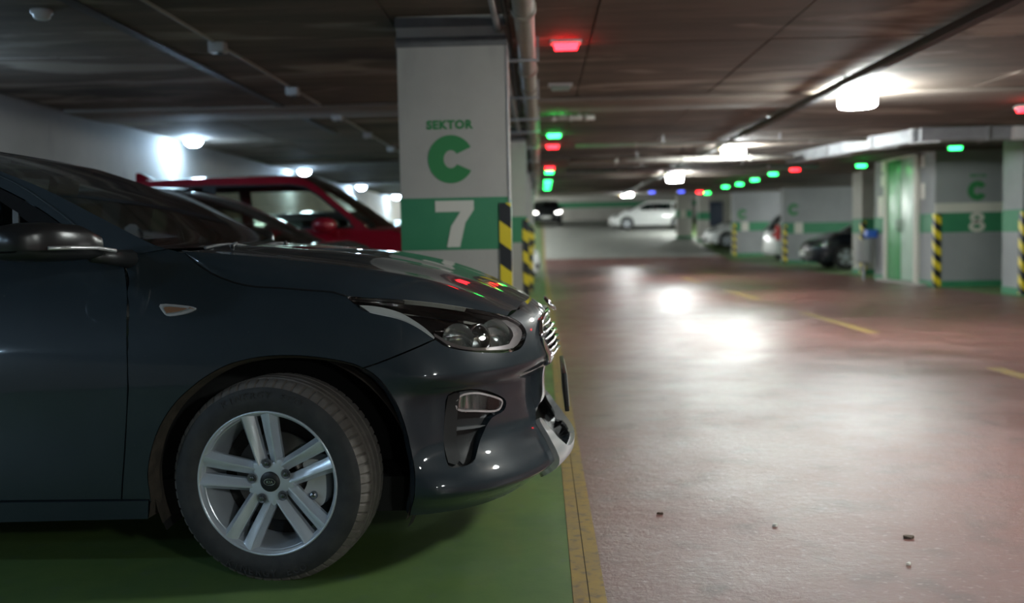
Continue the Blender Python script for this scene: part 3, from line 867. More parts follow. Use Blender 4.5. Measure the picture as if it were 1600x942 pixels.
for L_, C_, M_ in zip(HL, HC, HM):
    row = []
    L_, C_, M_ = np.array(L_), np.array(C_), np.array(M_)
    for j in range(7):
        t_ = j/7; p = L_*(1-t_)+C_*t_
        p = p+np.array((0, -.10, .04))*sin(pi*t_)*np.linalg.norm(C_-L_); row.append(tuple(p))
    row.append(tuple(C_))
    for j in range(1, 15):
        t_ = j/14; s = sin(t_*pi/2)
        x = C_[0]+(M_[0]-C_[0])*s; y = C_[1]*(1-t_); z = C_[2]+(M_[2]-C_[2])*s
        z += .007*(math.exp(-((t_-.42)/.10)**2)) - .006*math.exp(-((t_-.16)/.12)**2)
        row.append((x, y, z))
    rows.append(row+[(q[0], -q[1], q[2]) for q in row[-2::-1]])
hood = obj('hood', grid(rows), PN, NAVY); auto(hood, 24)
for s_ in (1, -1): obj('hood_gap', tube([(x, y*s_, z) for x, y, z in HL[:17]], .0032, 6), 'seal_black', hood)
# cowl panel and wipers
rows = []
for i in range(17):
    q = -1+2*i/16; rows.append([(-.33+.12*(1-q*q)-.0, .74*q, 1.002+.012*(1-q*q)), (-.255+.09*(1-q*q), .735*q, 1.000+.016*(1-q*q)), (-.20+.0*(1-q*q), .70*q, .985)])
obj('cowl', grid(rows), 'plastic_black', NAVY)
for y0, y1, x0 in ((-.60, .02, -.235), (-.08, .56, -.19)):
    pts = [(x0-.02-.05*k, y0+(y1-y0)*k, 1.014+.010*sin(pi*k)) for k in (0, .25, .5, .75, 1)]
    wp_ = obj('wiper', tube(pts, .006, 6), 'plastic_grey', NAVY)
    obj('wiper_arm', tube([(x0+.05, y0+.06, 1.004), (x0+.03, y0+.12, 1.018), (x0-.02, y0+.33, 1.026)], .007, 6), 'plastic_black', wp_)

# greenhouse
def GN(x, z): return (x, -(.747-(z-1.0)*.30), z)
apil = spl([(-.33, 1.014), (-.39, 1.036), (-.553, 1.119), (-.734, 1.210), (-.855, 1.260), (-1.05, 1.335), (-1.25, 1.392), (-1.6, 1.42), (-2.2, 1.42), (-2.8, 1.36), (-3.05, 1.27), (-3.25, .99)], 4)
alow = spl([(-1.56, 1.375), (-1.25, 1.345), (-1.02, 1.278), (-.837, 1.200), (-.718, 1.132), (-.63, 1.068), (-.575, 1.012)], 3)
frame = apil + [(-3.25, .985), (-2.85, 1.0), (-2.70, 1.20), (-2.55, 1.315), (-2.2, 1.36), (-1.56, 1.378)] + alow[1:] + [(-.50, .995), (-.455, .992), (-.43, .998)]
p = panel('roof_pillar', frame, GN, PN, NAVY, .04, depth=.03); mirror_y(p, NAVY)
# the bright crease along the pillar
crs = [GN(x, z) for x, z in spl([(-.60, 1.075), (-.70, 1.150), (-.837, 1.235), (-1.02, 1.310), (-1.25, 1.372)], 3)]
obj('pillar_moulding', tube([(x, y-.001, z) for x, y, z in crs], .0045, 6), PN, NAVY)
seal = spl([(-.575, 1.012), (-.63, 1.064), (-.718, 1.128), (-.837, 1.196), (-1.02, 1.274), (-1.25, 1.341), (-1.50, 1.371)], 3)
inner_seal = spl([(-1.50, 1.345), (-1.25, 1.315), (-1.02, 1.247), (-.87, 1.172), (-.79, 1.115), (-.70, 1.055), (-.66, 1.012)], 3)
p = panel('window_frame', seal+inner_seal+[(-.66, .99), (-.575, .99)], GN, 'seal_black', NAVY, .04, depth=.01, off=-.006); mirror_y(p, NAVY)
p = panel('mirror_base', [(-.50, .99), (-.515, 1.005), (-.60, 1.046), (-.68, 1.062), (-.68, .985), (-.5, .983)], GN, 'plastic_black', NAVY, .04, depth=.01, off=.004); mirror_y(p, NAVY)
p = panel('belt_moulding', [(-.68, .985), (-1.56, .985), (-1.56, 1.012), (-.68, 1.012)], GN, 'plastic_black', NAVY, .05, depth=.01, off=.003); mirror_y(p, NAVY)
p = panel('side_window', inner_seal+[(-.66, .99), (-1.5, .99)], GN, 'glass_side', NAVY, .06, depth=0, off=-.014); mirror_y(p, NAVY)
p = panel('window_divider', [(-.795, .99), (-.815, .99), (-.835, 1.15), (-.815, 1.138)], GN, 'plastic_grey', NAVY, .05, depth=.01, off=-.004); mirror_y(p, NAVY)
p = panel('rear_side_window', [(-1.62, 1.0), (-1.62, 1.36), (-2.2, 1.345), (-2.5, 1.30), (-2.66, 1.19), (-2.8, 1.01)], GN, 'glass_dark', NAVY, .08, depth=0, off=-.012); mirror_y(p, NAVY)
p = panel('centre_pillar', [(-1.50, .985), (-1.62, .985), (-1.62, 1.38), (-1.50, 1.375)], GN, 'plastic_black', NAVY, .06, depth=.01, off=-.003); mirror_y(p, NAVY)
def across(name, pts, mat, crown, bow, n=18):
    rows = []
    for k, (x, z) in enumerate(pts):
        y = GN(x, z)[1]; q = k/(len(pts)-1)
        rows.append([(x+(bow[0]*(1-q)+bow[1]*q)*(1-(1-2*j/n)**2), y*(1-2*j/n), z+crown*(1-(1-2*j/n)**2)) for j in range(n+1)])
    return obj(name, grid(rows), mat, NAVY)
iw = 4*6
across('windscreen', apil[0:iw+1], 'glass_car', .0, (.012, .012))
across('roof', apil[iw:iw+17], PN, .004, (.012, -.02))
across('rear_window', apil[iw+16:], 'glass_dark', .02, (-.02, -.12))
across('headliner', [(x, z-.035) for x, z in apil[iw:iw+15]], 'lining', .0, (.0, -.02))
band = [(x-.004, z-.006) for x, z in apil[iw-3:iw+1]]
across('windscreen_top_band', band, 'plastic_black', .0, (.012, .012))
rows = []
for x, z in ((-3.25, .99), (-3.36, .93), (-3.42, .6), (-3.40, .25)):
    rows.append([(x-.06*(1-(1-2*j/8)**2), .62*(1-2*j/8), z) for j in range(9)])
obj('tailgate', grid(rows), PN, NAVY)

# cabin
box('dashboard', (-.98, -.68, .62), (-.36, .68, .955), 'dash', NAVY, .05)
obj('steering_wheel', ([(-1.12+.10*(v[2]/.18)*.5+v[0]*.0+v[1]*.9, .36+v[0], .93+v[2]) for v in lathe([(.185, 0), (.178, .014), (.164, 0), (.178, -.014)], 28, 'y', closed=True)[0]], lathe([(.185, 0), (.178, .014), (.164, 0), (.178, -.014)], 28, 'y', closed=True)[1]), 'dash', NAVY)
for sy in (-.36, .36):
    for sx_, mt in ((-1.45, 'seat_dark'), (-2.35, 'seat_dark')):
        poly = spl([(sx_+.5, .52), (sx_+.02, .48), (sx_-.16, 1.02), (sx_-.15, 1.24), (sx_-.24, 1.24), (sx_-.28, 1.02), (sx_-.2, .36), (sx_+.5, .38)], 4, True)
        obj('seat', prism(poly, sy-.23, sy+.23), mt, NAVY, False)
mr = box('rear_view_mirror', (-.02, -.13, -.035), (.02, .13, .035), 'paper', NAVY, .015); mr.location = (-1.0, .0, 1.258); mr.rotation_euler = (0, .2, .15)
obj('mirror_stalk', tube([(0, 0, .02), (.015, 0, .035), (.03, 0, .045)], .008, 6), 'dash', mr)
for sy in (-.34, .34):
    v_ = box('sun_visor', (-.08, -.19, -.008), (.08, .19, .008), 'lining', NAVY, .006); v_.location = (-1.20, sy, 1.365); v_.rotation_euler = (0, .28, 0)

# door mirror
def mirror_shell(z_lo, z_hi, grow=0.):
    rows = []
    for y, cx_, hx_, cz_, hz_ in ((-.885, -.50, .035, 1.012, .018), (-.93, -.53, .085, 1.030, .038), (-.99, -.555, .098, 1.040, .052), (-1.07, -.585, .092, 1.043, .054), (-1.12, -.605, .075, 1.042, .048), (-1.145, -.62, .04, 1.040, .028)):
        row = []
        for k in range(28):
            a = 2*pi*k/28; c_, s_ = cos(a), sin(a)
            x = cx_+(hx_+grow)*(abs(c_)**.6)*(1 if c_ > 0 else -1); z = cz_+(hz_+grow)*(abs(s_)**.55)*(1 if s_ > 0 else -1)
            row.append((x, y, min(max(z, z_lo), z_hi)))
        rows.append(row)
    v, f = grid(rows, True); n = len(v); f += [tuple(range(28))[::-1], tuple(range(n-28, n))]
    return v, f
dm = obj('door_mirror', mirror_shell(.98, 1.2), 'mirror_dark', NAVY); mirror_y(dm, NAVY)
s_ = obj('mirror_lower_shell', mirror_shell(.97, 1.018, .003), 'plastic_black', dm)
obj('mirror_signal_strip', tube([(-.42, -.905, 1.012), (-.445, -.97, 1.022), (-.48, -1.05, 1.024), (-.52, -1.11, 1.024)], .006, 6), 'silver_trim', dm)
obj('mirror_arm', tube([(-.44, -.76, .985), (-.455, -.86, .992), (-.48, -.93, 1.0)], [.03, .024, .022], 10), 'plastic_black', dm)

# side repeater
mk = spl(UX([(-.318, .846), (-.25, .842), (-.206, .833), (-.232, .818), (-.285, .811), (-.306, .822)]), 3, True)
sr = panel('side_repeater', mk, SK, 'silver_trim', NAVY, .012, depth=.006, off=.004)
panel('repeater_lens', shrink(mk, .006), SK, 'glass_lens', sr, .012, depth=.003, off=.0065)
panel('repeater_bulb', shrink(mk, .009), SK, 'amber', sr, .012, depth=0, off=.0048)
o = mirror_y(sr, NAVY)

# headlamp --------------------------------------------------------
lo_ = lamp_top[:-1] + lamp_low[:0:-1]
hd = panel('headlamp', lo_, SK, 'lamp_house', NAVY, .02, gap=.004, depth=.0, off=-.055)
panel('headlamp_lens', lo_, SK, 'glass_lens', hd, .02, gap=.003, depth=.03, off=.001)
panel('lamp_upper_cover', [q for q in lamp_top]+[(.60, .752), (.48, .788), (.36, .806), (.27, .822), (.20, .836), (.13, .845)], SK, 'lamp_house', hd, .02, gap=.005, depth=.02, off=-.012)
drl = spl([(.105, .836), (.150, .834), (.193, .826), (.225, .812), (.238, .790), (.248, .765), (.262, .735)], 3)+spl([(.256, .730), (.225, .760), (.188, .790), (.14, .803), (.107, .813)], 3)
panel('daytime_light', drl, SK, 'drl', hd, .012, depth=.02, off=-.006)
bez = spl([(.265, .738), (.31, .708), (.38, .690), (.45, .684), (.555, .676), (.608, .684), (.650, .710), (.650, .738), (.612, .765)], 4) + spl([(.570, .768), (.600, .742), (.600, .715), (.575, .697), (.55, .690), (.45, .692), (.38, .699), (.315, .718), (.27, .748)], 4)
panel('lamp_bezel', bez, SK, 'lamp_bezel', hd, .012, depth=.025, off=-.008)
def on_skin(u, z, d):
    p0 = np.array(SK(u, z)); a = np.array(SK(u+.01, z))-p0; b = np.array(SK(u, z+.01))-p0
    n = np.cross(a, b); n /= np.linalg.norm(n)
    if n[1] > 0: n = -n
    return p0+n*d
def disc_at(name, c, r_, mat, prof, ax=Vector((.75, -.65, 0))):
    v, f = lathe(prof, 28, 'z'); q = Vector((0, 0, 1)).rotation_difference(ax.normalized())
    return obj(name, ([tuple(q @ Vector(p)+Vector(c)) for p in v], f), mat, hd)
c_ = on_skin(.47, .742, -.055)
disc_at('projector_ring', c_, .045, 'chrome', [(.044, -.01), (.050, .02), (.046, .028), (.040, .02)])
disc_at('projector_lens', c_, .04, 'glass_lens', [(.040, .02), (.034, .036), (.022, .046), (.001, .05)])
disc_at('projector_core', c_, .04, 'reflector', [(.040, .0), (.03, -.01), (.001, -.02)])
c2 = on_skin(.535, .732, -.035)
disc_at('reflector_bowl', c2, .05, 'reflector', [(.056, .012), (.045, -.002), (.025, -.012), (.001, -.016)], Vector((.5, -.85, 0)))
c3 = on_skin(.37, .735, -.035)
disc_at('reflector_bowl', c3, .05, 'reflector', [(.050, .012), (.04, .0), (.02, -.010), (.001, -.014)], Vector((.35, -.9, .1)))
for k, (u, z) in enumerate(((.30, .765), (.315, .745), (.345, .772))):
    q = on_skin(u, z, -.03); q2 = on_skin(u+.14, z-.002, -.035)
    obj('lamp_light_bar', tube([tuple(q), tuple(q2)], .0035, 6), 'chrome', hd)
hd2 = mirror_y(hd, NAVY)
for ch in list(hd.children): dup(ch, hd2)

# fog lamp recess ---------------------------------------------------
fg = panel('fog_lamp_recess', shrink(fog, -.012), SK, 'plastic_black', NAVY, .02, depth=.0, off=-.032)
rim_in = shrink(fog, .004)
panel('recess_blade', [(.272, .415), (.284, .495), (.295, .552), (.33, .560), (.352, .555), (.346, .50), (.332, .40), (.325, .355), (.294, .340), (.266, .350)], SK, 'plastic_black', fg, .02, gap=.002, depth=.03, off=-.004)
panel('recess_slat', [(.335, .440), (.445, .437), (.475, .440), (.445, .443), (.335, .450)], SK, 'plastic_grey', fg, .012, depth=.025, off=-.006)
for zc_ in (.425, .385, .362): pass
fl_o = spl([(.340, .503), (.346, .546), (.42, .551), (.50, .532), (.562, .508), (.562, .486), (.53, .474), (.43, .488)], 3, True)
fl = panel('fog_lamp', fl_o, SK, 'silver_trim', fg, .012, holes=[shrink(fl_o, .006)], depth=.02, off=-.004)
panel('fog_reflector', shrink(fl_o, .006), SK, 'reflector', fg, .012, depth=0, off=-.024)
panel('fog_lens', shrink(fl_o, .004), SK, 'glass_lens', fg, .012, depth=0, off=-.006)
panel('fog_dark_cap', [(.50, .528), (.555, .507), (.556, .488), (.53, .480), (.497, .484)], SK, 'lamp_house', fg, .012, depth=.004, off=-.010)
for uu in (.385, .425):
    panel('fog_rib', [(uu, .490), (uu+.006, .490), (uu+.006, .546), (uu, .546)], SK, 'chrome', fg, .01, depth=.01, off=-.012)
panel('recess_wall', [(.34, .50), (.43, .486), (.53, .470), (.50, .462), (.446, .418), (.40, .380), (.36, .350), (.335, .345), (.325, .36), (.335, .45)], SK, 'plastic_black', fg, .02, depth=.006, off=-.026)
f2 = mirror_y(fg, NAVY)
for ch in list(fg.children): dup(ch, f2)

# grille, lower intake, skid trim, plate, emblem ---------------------
gl = panel('grille', ug, SK, 'plastic_black', NAVY, .03, depth=0, off=-.035)
for k in range(6):
    z = .605+.022*k; pts = [tuple(on_skin(u, z, -.006)) for u in np.linspace(.80, .995, 9)]
    obj('grille_bar', tube(pts, .0055, 6), 'chrome', gl)
sur = [tuple(on_skin(u, z, .004)) for u, z in spl([(.995, .742), (.88, .742), (.79, .727), (.752, .69), (.765, .633), (.80, .588), (.995, .577)], 4)]
obj('grille_surround', tube(sur, .010, 8), 'chrome', gl)
g2 = mirror_y(gl, NAVY)
for ch in list(gl.children): dup(ch, g2)
it = panel('lower_intake', li, SK, 'plastic_black', NAVY, .03, depth=0, off=-.04)
i2 = mirror_y(it, NAVY)
sk = panel('skid_trim', spl([(.715, .245), (.728, .218), (.80, .206), (.99, .205)], 4)+spl([(.99, .270), (.85, .274), (.795, .296), (.772, .345), (.768, .388), (.750, .392), (.733, .35), (.722, .30)], 4), SK, 'silver_trim', NAVY, .012, depth=.04, off=.018)
mirror_y(sk, NAVY)
pl = box('number_plate', (-.008, -.265, -.07), (.008, .265, .07), 'plastic_black', NAVY, .004); pl.location = (.918, 0, .468); pl.rotation_euler = (0, -.06, 0)
box('plate_face', (.007, -.255, -.052), (.0105, .255, .058), 'plate_white', pl)
def oval(a, b, r_, n=28): return [(a*cos(2*pi*k/n), b*sin(2*pi*k/n)) for k in range(n)]
em = obj('emblem', tube([(.0, y, z) for y, z in oval(.062, .030, 0)]+[(0, .062, 0)], .006, 6, False), 'chrome', NAVY, loc=(.868, 0, .772)); em.rotation_euler = (0, -.7, 0)

# front wheel ---------------------------------------------------------
WR = .316; WZ = .303
tprof = [(-.084, .2135), (-.094, .216), (-.101, .226), (-.106, .250), (-.106, .265), (-.102, .280), (-.0945, .2925), (-.0915, .2945), (-.084, .3025), (-.074, .3085), (-.062, .3125), (-.0525, .3140), (-.0515, .307), (-.0435, .307), (-.0425, .3150), (-.024, .316), (-.023, .308), (-.011, .308), (-.010, .316), (.022, .316), (.023, .308), (.033, .308), (.034, .3155), (.066, .3145), (.09, .308), (.104, .28), (.106, .25), (.09, .21)]
nb, per = 64, 6
V_, F1, F2 = [], [], []
na = nb*per; m_ = len(tprof)
for i in range(na):
    a = 2*pi*i/na; k = i % per
    for (y, r_) in tprof:
        rr = r_
        if k in (0,) and -.093 < y < -.052: rr = r_-.0055
        if k in (0,) and .034 < y < .095: rr = r_-.005
        sk_ = 0.
        
        aa = a
        x, z = rr*cos(aa), rr*sin(aa); yy = y
        if z < -.296:
            d = min(1, (-.296-z)/.02); z = max(z, -WZ); 
            if y < -.08: yy = y-.006*d
        V_.append((x, yy, z))
for i in range(na):
    for j in range(m_-1):
        q = (i*m_+j, ((i+1) % na)*m_+j, ((i+1) % na)*m_+j+1, i*m_+j+1)
        (F2 if 6 <= j <= 23 else F1).append(q)
def front_wheel(y, rz, parent):
    rim = obj('wheel', lathe([(.205, -.080), (.2185, -.090), (.222, -.0985), (.2195, -.1015), (.2145, -.0985), (.209, -.088), (.2035, -.070), (.197, -.035), (.190, .02), (.188, .06), (.20, .095), (.208, .098)], 96, 'y'), 'alloy', parent)
    rim.location = (.012, y, WZ); rim.rotation_euler = (0, 0, rz)
    used = sorted({i for q in F1 for i in q}); mp = {i: k for k, i in enumerate(used)}
    ty = obj('tyre', ([V_[i] for i in used], [tuple(mp[i] for i in q) for q in F1]), 'rubber', rim); auto(ty, 30)
    used = sorted({i for q in F2 for i in q}); mp = {i: k for k, i in enumerate(used)}
    td = obj('tread', ([V_[i] for i in used], [tuple(mp[i] for i in q) for q in F2]), 'tread', rim); auto(td, 22)
    # spokes: five pairs
    def spoke(s):
        rows = []
        for r_, off_, wd, yo in ((.030, .016, .030, -.066), (.052, .0225, .034, -.070), (.075, .0255, .0355, -.075), (.11, .0275, .038, -.082), (.15, .0295, .041, -.089), (.185, .032, .044, -.094), (.206, .034, .048, -.097), (.2165, .035, .050, -.098)):
            c = s*off_; i_, o_ = c-s*wd/2, c+s*wd/2       # inner edge (slot side), outer edge
            # ridge near the outer edge, a long flank falling into the slot
            prof = [(i_, yo+.034), (i_, yo+.015), (i_+s*wd*.10, yo+.010), (i_+s*wd*.60, yo-.001), (i_+s*wd*.72, yo-.001), (i_+s*wd*.80, yo+.006), (o_+s*.003, yo+.022), (o_+s*.003, yo+.036)]
            rows.append([(p_, q_, r_) for p_, q_ in prof])
        v, f = grid(rows)
        return [(x, yy, z) for x, yy, z in v], f
    s1, s2 = spoke(1), spoke(-1)
    m1 = m2 = None
    A0 = radians(98)
    for k in range(5):
        ang = -(A0-pi/2+2*pi*k/5)
        if k == 0:
            m1 = auto(obj('spoke', s1, 'alloy', rim), 28); m2 = auto(obj('spoke', s2, 'alloy', rim), 28)
            m1.rotation_euler = m2.rotation_euler = (0, ang, 0)
        else:
            dup(m1, rim, rot=(0, ang, 0)); dup(m2, rim, rot=(0, ang, 0))
    # hub star: outline bulging between the pairs
    n = 100; pts = []
    for i in range(n):
        a = 2*pi*i/n; d = (a-A0) % (2*pi/5); d = min(d, 2*pi/5-d)      # 0 at a pair, 36deg between pairs
        pts.append((a, .050+.026*(d/(pi/5))**1.5))
    rows = [[(f_*r_*cos(a), y_, f_*r_*sin(a)) for a, r_ in pts] for f_, y_ in ((1.08, -.045), (1.06, -.064), (1.0, -.0695), (.85, -.0715), (.60, -.0715), (.01, -.0715))]
    auto(obj('hub', grid(rows, True), 'alloy', rim), 30)
    nut0 = hole0 = None
    for k in range(5):
        a = A0+2*pi*k/5; c = (.0575*cos(a), -.0722, .0575*sin(a))
        if nut0 is None:
            hole0 = obj('lug_recess', lathe([(.0155, -.0028), (.0148, -.004), (.0125, .0), (.001, .0)], 20, 'y'), 'alloy_dark', rim, loc=c)
            nut0 = auto(obj('lug_nut', lathe([(.0085, .004), (.0085, -.007), (.0065, -.0105), (.001, -.0115)], 6, 'y'), 'nut', rim, loc=c), 30)
        else:
            dup(hole0, rim, c); dup(nut0, rim, c)
    cap = obj('centre_cap', lathe([(.031, -.068), (.031, -.0735), (.029, -.0755), (.015, -.0765), (.001, -.077)], 36, 'y'), 'plastic_black', rim)
    obj('cap_emblem', tube([(x, -.0772, z) for x, z in oval(.0175, .0098, 0)]+[(.0175, -.0772, 0)], .0012, 6, False), 'chrome', rim)
    txt = upright(text_mesh('KIA', .0125, .0006, .0002))
    obj('cap_lettering', ([(x, -.0772+y_, z-.0043) for x, y_, z in txt[0]], txt[1]), 'chrome', rim, False)
    # brake parts behind the spokes
    obj('brake_disc', lathe([(.06, -.005), (.075, -.02), (.08, .0), (.138, .0), (.138, .02), (.07, .02)], 48, 'y'), 'disc', rim)
    cal = prism(spl([(.085, -.065), (.125, -.085), (.160, -.068), (.168, -.01), (.160, .05), (.125, .065), (.095, .05), (.11, .0)], 4, True), -.045, .06)
    auto(obj('brake_caliper', cal, 'brake', rim), 35)
    for z_ in (-.045, .03):
        obj('caliper_bolt', lathe([(.001, -.058), (.012, -.058), (.013, -.044)], 12, 'y', (.128, 0, z_)), 'nut', rim)
    obj('dust_shield', lathe([(.05, .03), (.185, .035), (.187, .03)], 40, 'y'), 'liner', rim)
    # sidewall lettering, raised rubber
    def arc_text(txt_, size, r_, mid, outward=True):
        parts = []; tot = len(txt_); stepa = size*.80/r_
        for i, ch in enumerate(txt_):
            if ch == ' ': continue
            v, f = text_mesh(ch, size, .0006, .0004)
            k = (i-(tot-1)/2)*stepa
            a = mid-k if outward else mid+k
            ca, sa = cos(a), sin(a); tx_, tz_ = (sa, -ca) if outward else (-sa, ca)
            rx_, rz_ = (ca, sa) if outward else (-ca, -sa)
            parts.append(([(ca*r_+x*tx_+(y_-size*.35)*rx_, -.1068-z_, sa*r_+x*tz_+(y_-size*.35)*rz_) for x, y_, z_ in v], f))
        return join(*parts)
    obj('sidewall_lettering', join(arc_text('KINERGY ECO', .030, .272, radians(92)), arc_text('KINERGY ECO', .030, .272, radians(-92), False)), 'rubber', rim, False)['kind'] = 'stuff'
    return rim
fw1 = front_wheel(-.79, radians(-7), NAVY)
for x, y, rz in ((0, .795, pi-radians(7)), (-2.65, -.795, 0), (-2.65, .795, pi)):
    c = dup(fw1, NAVY, (x, y, WZ), (0, 0, rz))
    for ch in list(fw1.children): dup(ch, c)

# ------------------------------------------------------------------ lamps
def aisle_lamp(x, y, zb, label):
    t = thing('aisle_lamp', label, 'lamp', (x, y, zb), 0, 'drum lamps over the aisle')
    hz = cz(y)-zb-.001
    obj('base_plate', lathe([(.001, hz), (.15, hz), (.15, hz-.03), (.17, hz-.035), (.17, hz-.06), (.001, hz-.06)], 32), 'plastic_white', t)
    obj('diffuser', lathe([(.165, hz-.06), (.178, hz-.075), (.178, .03), (.168, .008), (.14, .0), (.001, 0)], 32), 'lamp_cool', t)
    obj('cable_entry', tube([(-.165, -.02, hz-.05), (-.22, -.03, hz-.05), (-.285, -.04, hz-.055)], .016, 8), 'lamp_yellow', t)
for i, (y, zb, lb) in enumerate(((9.75, 2.2, 'large lit drum lamp on the ceiling, nearest over the aisle'), (15.9, 2.2, 'lit drum lamp on the ceiling, second along the aisle'),
        (22.8, 2.2, 'lit drum lamp on the ceiling, third along the aisle'), (35.2, 2.42, 'farthest lit drum lamp above the white hatchback'),
        (3.5, 2.2, 'drum lamp above the near aisle'), (-2.7, 2.2, 'drum lamp behind the viewpoint'), (-8.9, 2.2, 'drum lamp far behind the viewpoint'),
        )):
    aisle_lamp(3.06, y, zb, lb)
for y, zb, lb in ((27.5, 2.2, 'added drum lamp hidden over the bay of the black car'), (35.3, 2.25, 'added drum lamp hidden between the two grey walls'), (42.5, 2.6, 'added drum lamp hidden over the small white car'), (53.5, 3.0, 'added drum lamp hidden over the ramp bays')):  # added lamps out of sight, brighten the right bays and the far end
    aisle_lamp(10.3, y, zb, lb)
for y, zb, lb in ((38.0, 2.3, 'drum lamp over the far left bays, hidden behind the pillars'), (31.5, 2.2, 'nearest drum lamp added over the far left bays, hidden behind the pillars'), (41.5, 2.45, 'drum lamp added beside the ramp foot, hidden behind the pillars'), (49.0, 2.8, 'fourth drum lamp added beside the ramp, hidden behind the pillars'), (63.0, 3.35, 'drum lamp added by the far end wall, hidden behind the pillars'), (59.0, 3.2, 'last drum lamp added beside the ramp, hidden behind the pillars'), (45.0, 2.6, 'second drum lamp added over the far left bays, hidden behind the pillars'), (53.0, 2.95, 'third drum lamp added over the far left bays, hidden behind the pillars')):  # added lamps unseen behind the pillars, brighten the far aisle and ramp
    aisle_lamp(-2.3, y, zb, lb)
def dome(x, y, label, z=2.4):
    t = thing('dome_lamp', label, 'lamp', (x, y, z), 0, 'dome lamps along the left wall')
    obj('base_ring', lathe([(.001, 0), (.13, 0), (.13, -.03), (.115, -.035)], 28), 'plastic_white', t)
    obj('globe', lathe([(.115, -.03), (.11, -.06), (.09, -.09), (.055, -.112), (.001, -.12)], 28), 'dome_cool', t)
for y, lb in ((.75, 'dome lamp behind the navy hatchback'), (6.85, 'dome lamp above the rear of the charcoal car'), (12.95, 'bluish dome lamp above the navy hatchback roof, nearest on the left'), (19.05, 'bluish dome lamp above the red car roof, middle of three'), (25.1, 'bluish dome lamp nearest the pillar numbered 7'), (31.2, 'dome lamp hidden behind the pillar numbered 7')):
    dome(-4.5, y, lb)

aisle_lamp(7.02, 48.6, 2.75, 'added drum lamp hidden behind the pale wall on the ramp')  # added out of sight to light the white hatchback and the ramp
dome(-4.5, -1.7, 'added dome lamp above the empty bay behind the viewpoint')  # added unseen dome, brightens the near side and wheel of the navy car
# ------------------------------------------------------------------ bay indicators
IND = {}
def indicator(x, y, col, label, z=None, group='bay indicator lights', wid=.20):
    z = cz(y) if z is None else z
    t = thing('bay_indicator', label, 'indicator', (x, y, z), 0, group)
    if 'h' not in IND:
        IND['h'] = box('housing', (-.11, -.06, -.03), (.11, .06, 0), 'plastic_white', t, .008)
    else: dup(IND['h'], t)
    if col not in IND:
        v, f = grid([[(-.085+.17*j/8, -.04+.09*0, -.03) for j in range(9)], [(-.085+.17*j/8, -.052, -.045) for j in range(9)], [(-.08+.16*j/8, -.045, -.068) for j in range(9)], [(-.075+.15*j/8, .035, -.068) for j in range(9)], [(-.085+.17*j/8, .05, -.03) for j in range(9)]])
        f += [(0, 9, 18, 27, 36), (8, 44, 35, 26, 17)]
        IND[col] = obj('lens', (v, f), col, t, False)
    else: dup(IND[col], t)
    if cz(y)-z > .02: obj('stem', tube([(0, 0, 0), (0, 0, cz(y)-z-.001)], .008, 8), 'steel', t)
    return t
G_, R_, O_ = 'led_green', 'led_red', 'led_off'
for y, c, lb in ((7.09, R_, 'red bay light nearest, right of the pillar numbered 7'), (9.07, O_, 'unlit bay light between the big red one and the first green one'),
        (11.35, G_, 'first green bay light in the left row'), (13.33, G_, 'second green bay light in the left row'), (14.97, R_, 'second red bay light in the left row'),
        (19.69, R_, 'third red bay light in the left row'), (20.95, G_, 'green bay light directly below the third red one'), (24.4, G_, 'green bay light far down the left row'),
        (25.9, G_, 'green bay light second from last in the left row'), (28.0, G_, 'last green bay light in the left row')):
    indicator(.2, y, c, lb)
for x, y, c, lb in ((6.55, 16.0, G_, 'green bay light in front of the wall lettered C 8'), (6.32, 19.9, G_, 'green bay light left of the green door'), (5.23, 20.7, R_, 'red bay light under the duct end'),
        (5.11, 22.1, G_, 'green bay light just left of the red one under the duct'), (5.2, 24.4, G_, 'second green bay light left of the duct'), (5.23, 26.4, G_, 'third green bay light left of the duct'),
        (5.12, 27.8, G_, 'fourth green bay light left of the duct'), (5.38, 32.4, G_, 'small green bay light far along the right'), (5.03, 31.7, R_, 'small red bay light far along the right'), (5.25, 11.0, R_, 'red bay light at the right edge of the view'),
        (4.35, 31.0, 'led_blue', 'dim blue bay light, right one of two'), (3.45, 31.0, 'led_blue', 'dim blue bay light, left one of two')):
    indicator(x, y, c, lb, 2.33 if y < 29 else 2.36)

# ------------------------------------------------------------------ sensors on a conduit over the left bays
cd = tag(obj('ceiling_conduit', tube([(-2.18, y, 2.385) for y in (-6, 0, 6, 12, 18, 26)], .014, 8), 'pipe_white'), 'thin pale conduit running along the ceiling above the left bays', 'conduit')
sb = tag(obj('ceiling_batten', boxv((-2.62, -6, 2.372), (-2.54, 12.6, 2.39)), 'trunk_dark', smooth=False), 'dark flat batten on the ceiling beside the conduit', 'batten')
sen0 = None
for y, lb in ((6.77, 'large pale sensor on the conduit, nearest above the navy hatchback'), (8.81, 'second pale sensor along the ceiling conduit'), (10.73, 'third pale sensor along the ceiling conduit'), (12.64, 'fourth pale sensor along the ceiling conduit'), (14.6, 'fifth pale sensor along the ceiling conduit')):
    t = thing('bay_sensor', lb, 'sensor', (-2.16, y, 2.385), 0, 'sensors on the ceiling conduit')
    if sen0 is None:
        a = box('sensor_box', (-.055, -.05, -.075), (.055, .05, 0), 'plastic_white', t, .012); b = obj('sensor_eye', lathe([(.022, -.074), (.022, -.086), (.016, -.09), (.001, -.09)], 16, 'z', (.015, 0, 0)), 'plastic_grey', a); sen0 = (a, b)
    else:
        a = dup(sen0[0], t); dup(sen0[1], a)
t = thing('smoke_detector', 'pale round smoke detector on the ceiling at the upper left', 'detector', (-2.85, 5.75, 2.386))
obj('detector_base', lathe([(.001, 0), (.06, 0), (.06, -.02), (.05, -.025)], 24), 'plastic_white', t)
obj('detector_head', lathe([(.05, -.02), (.045, -.045), (.03, -.055), (.001, -.055)], 24), 'plastic_white', t)

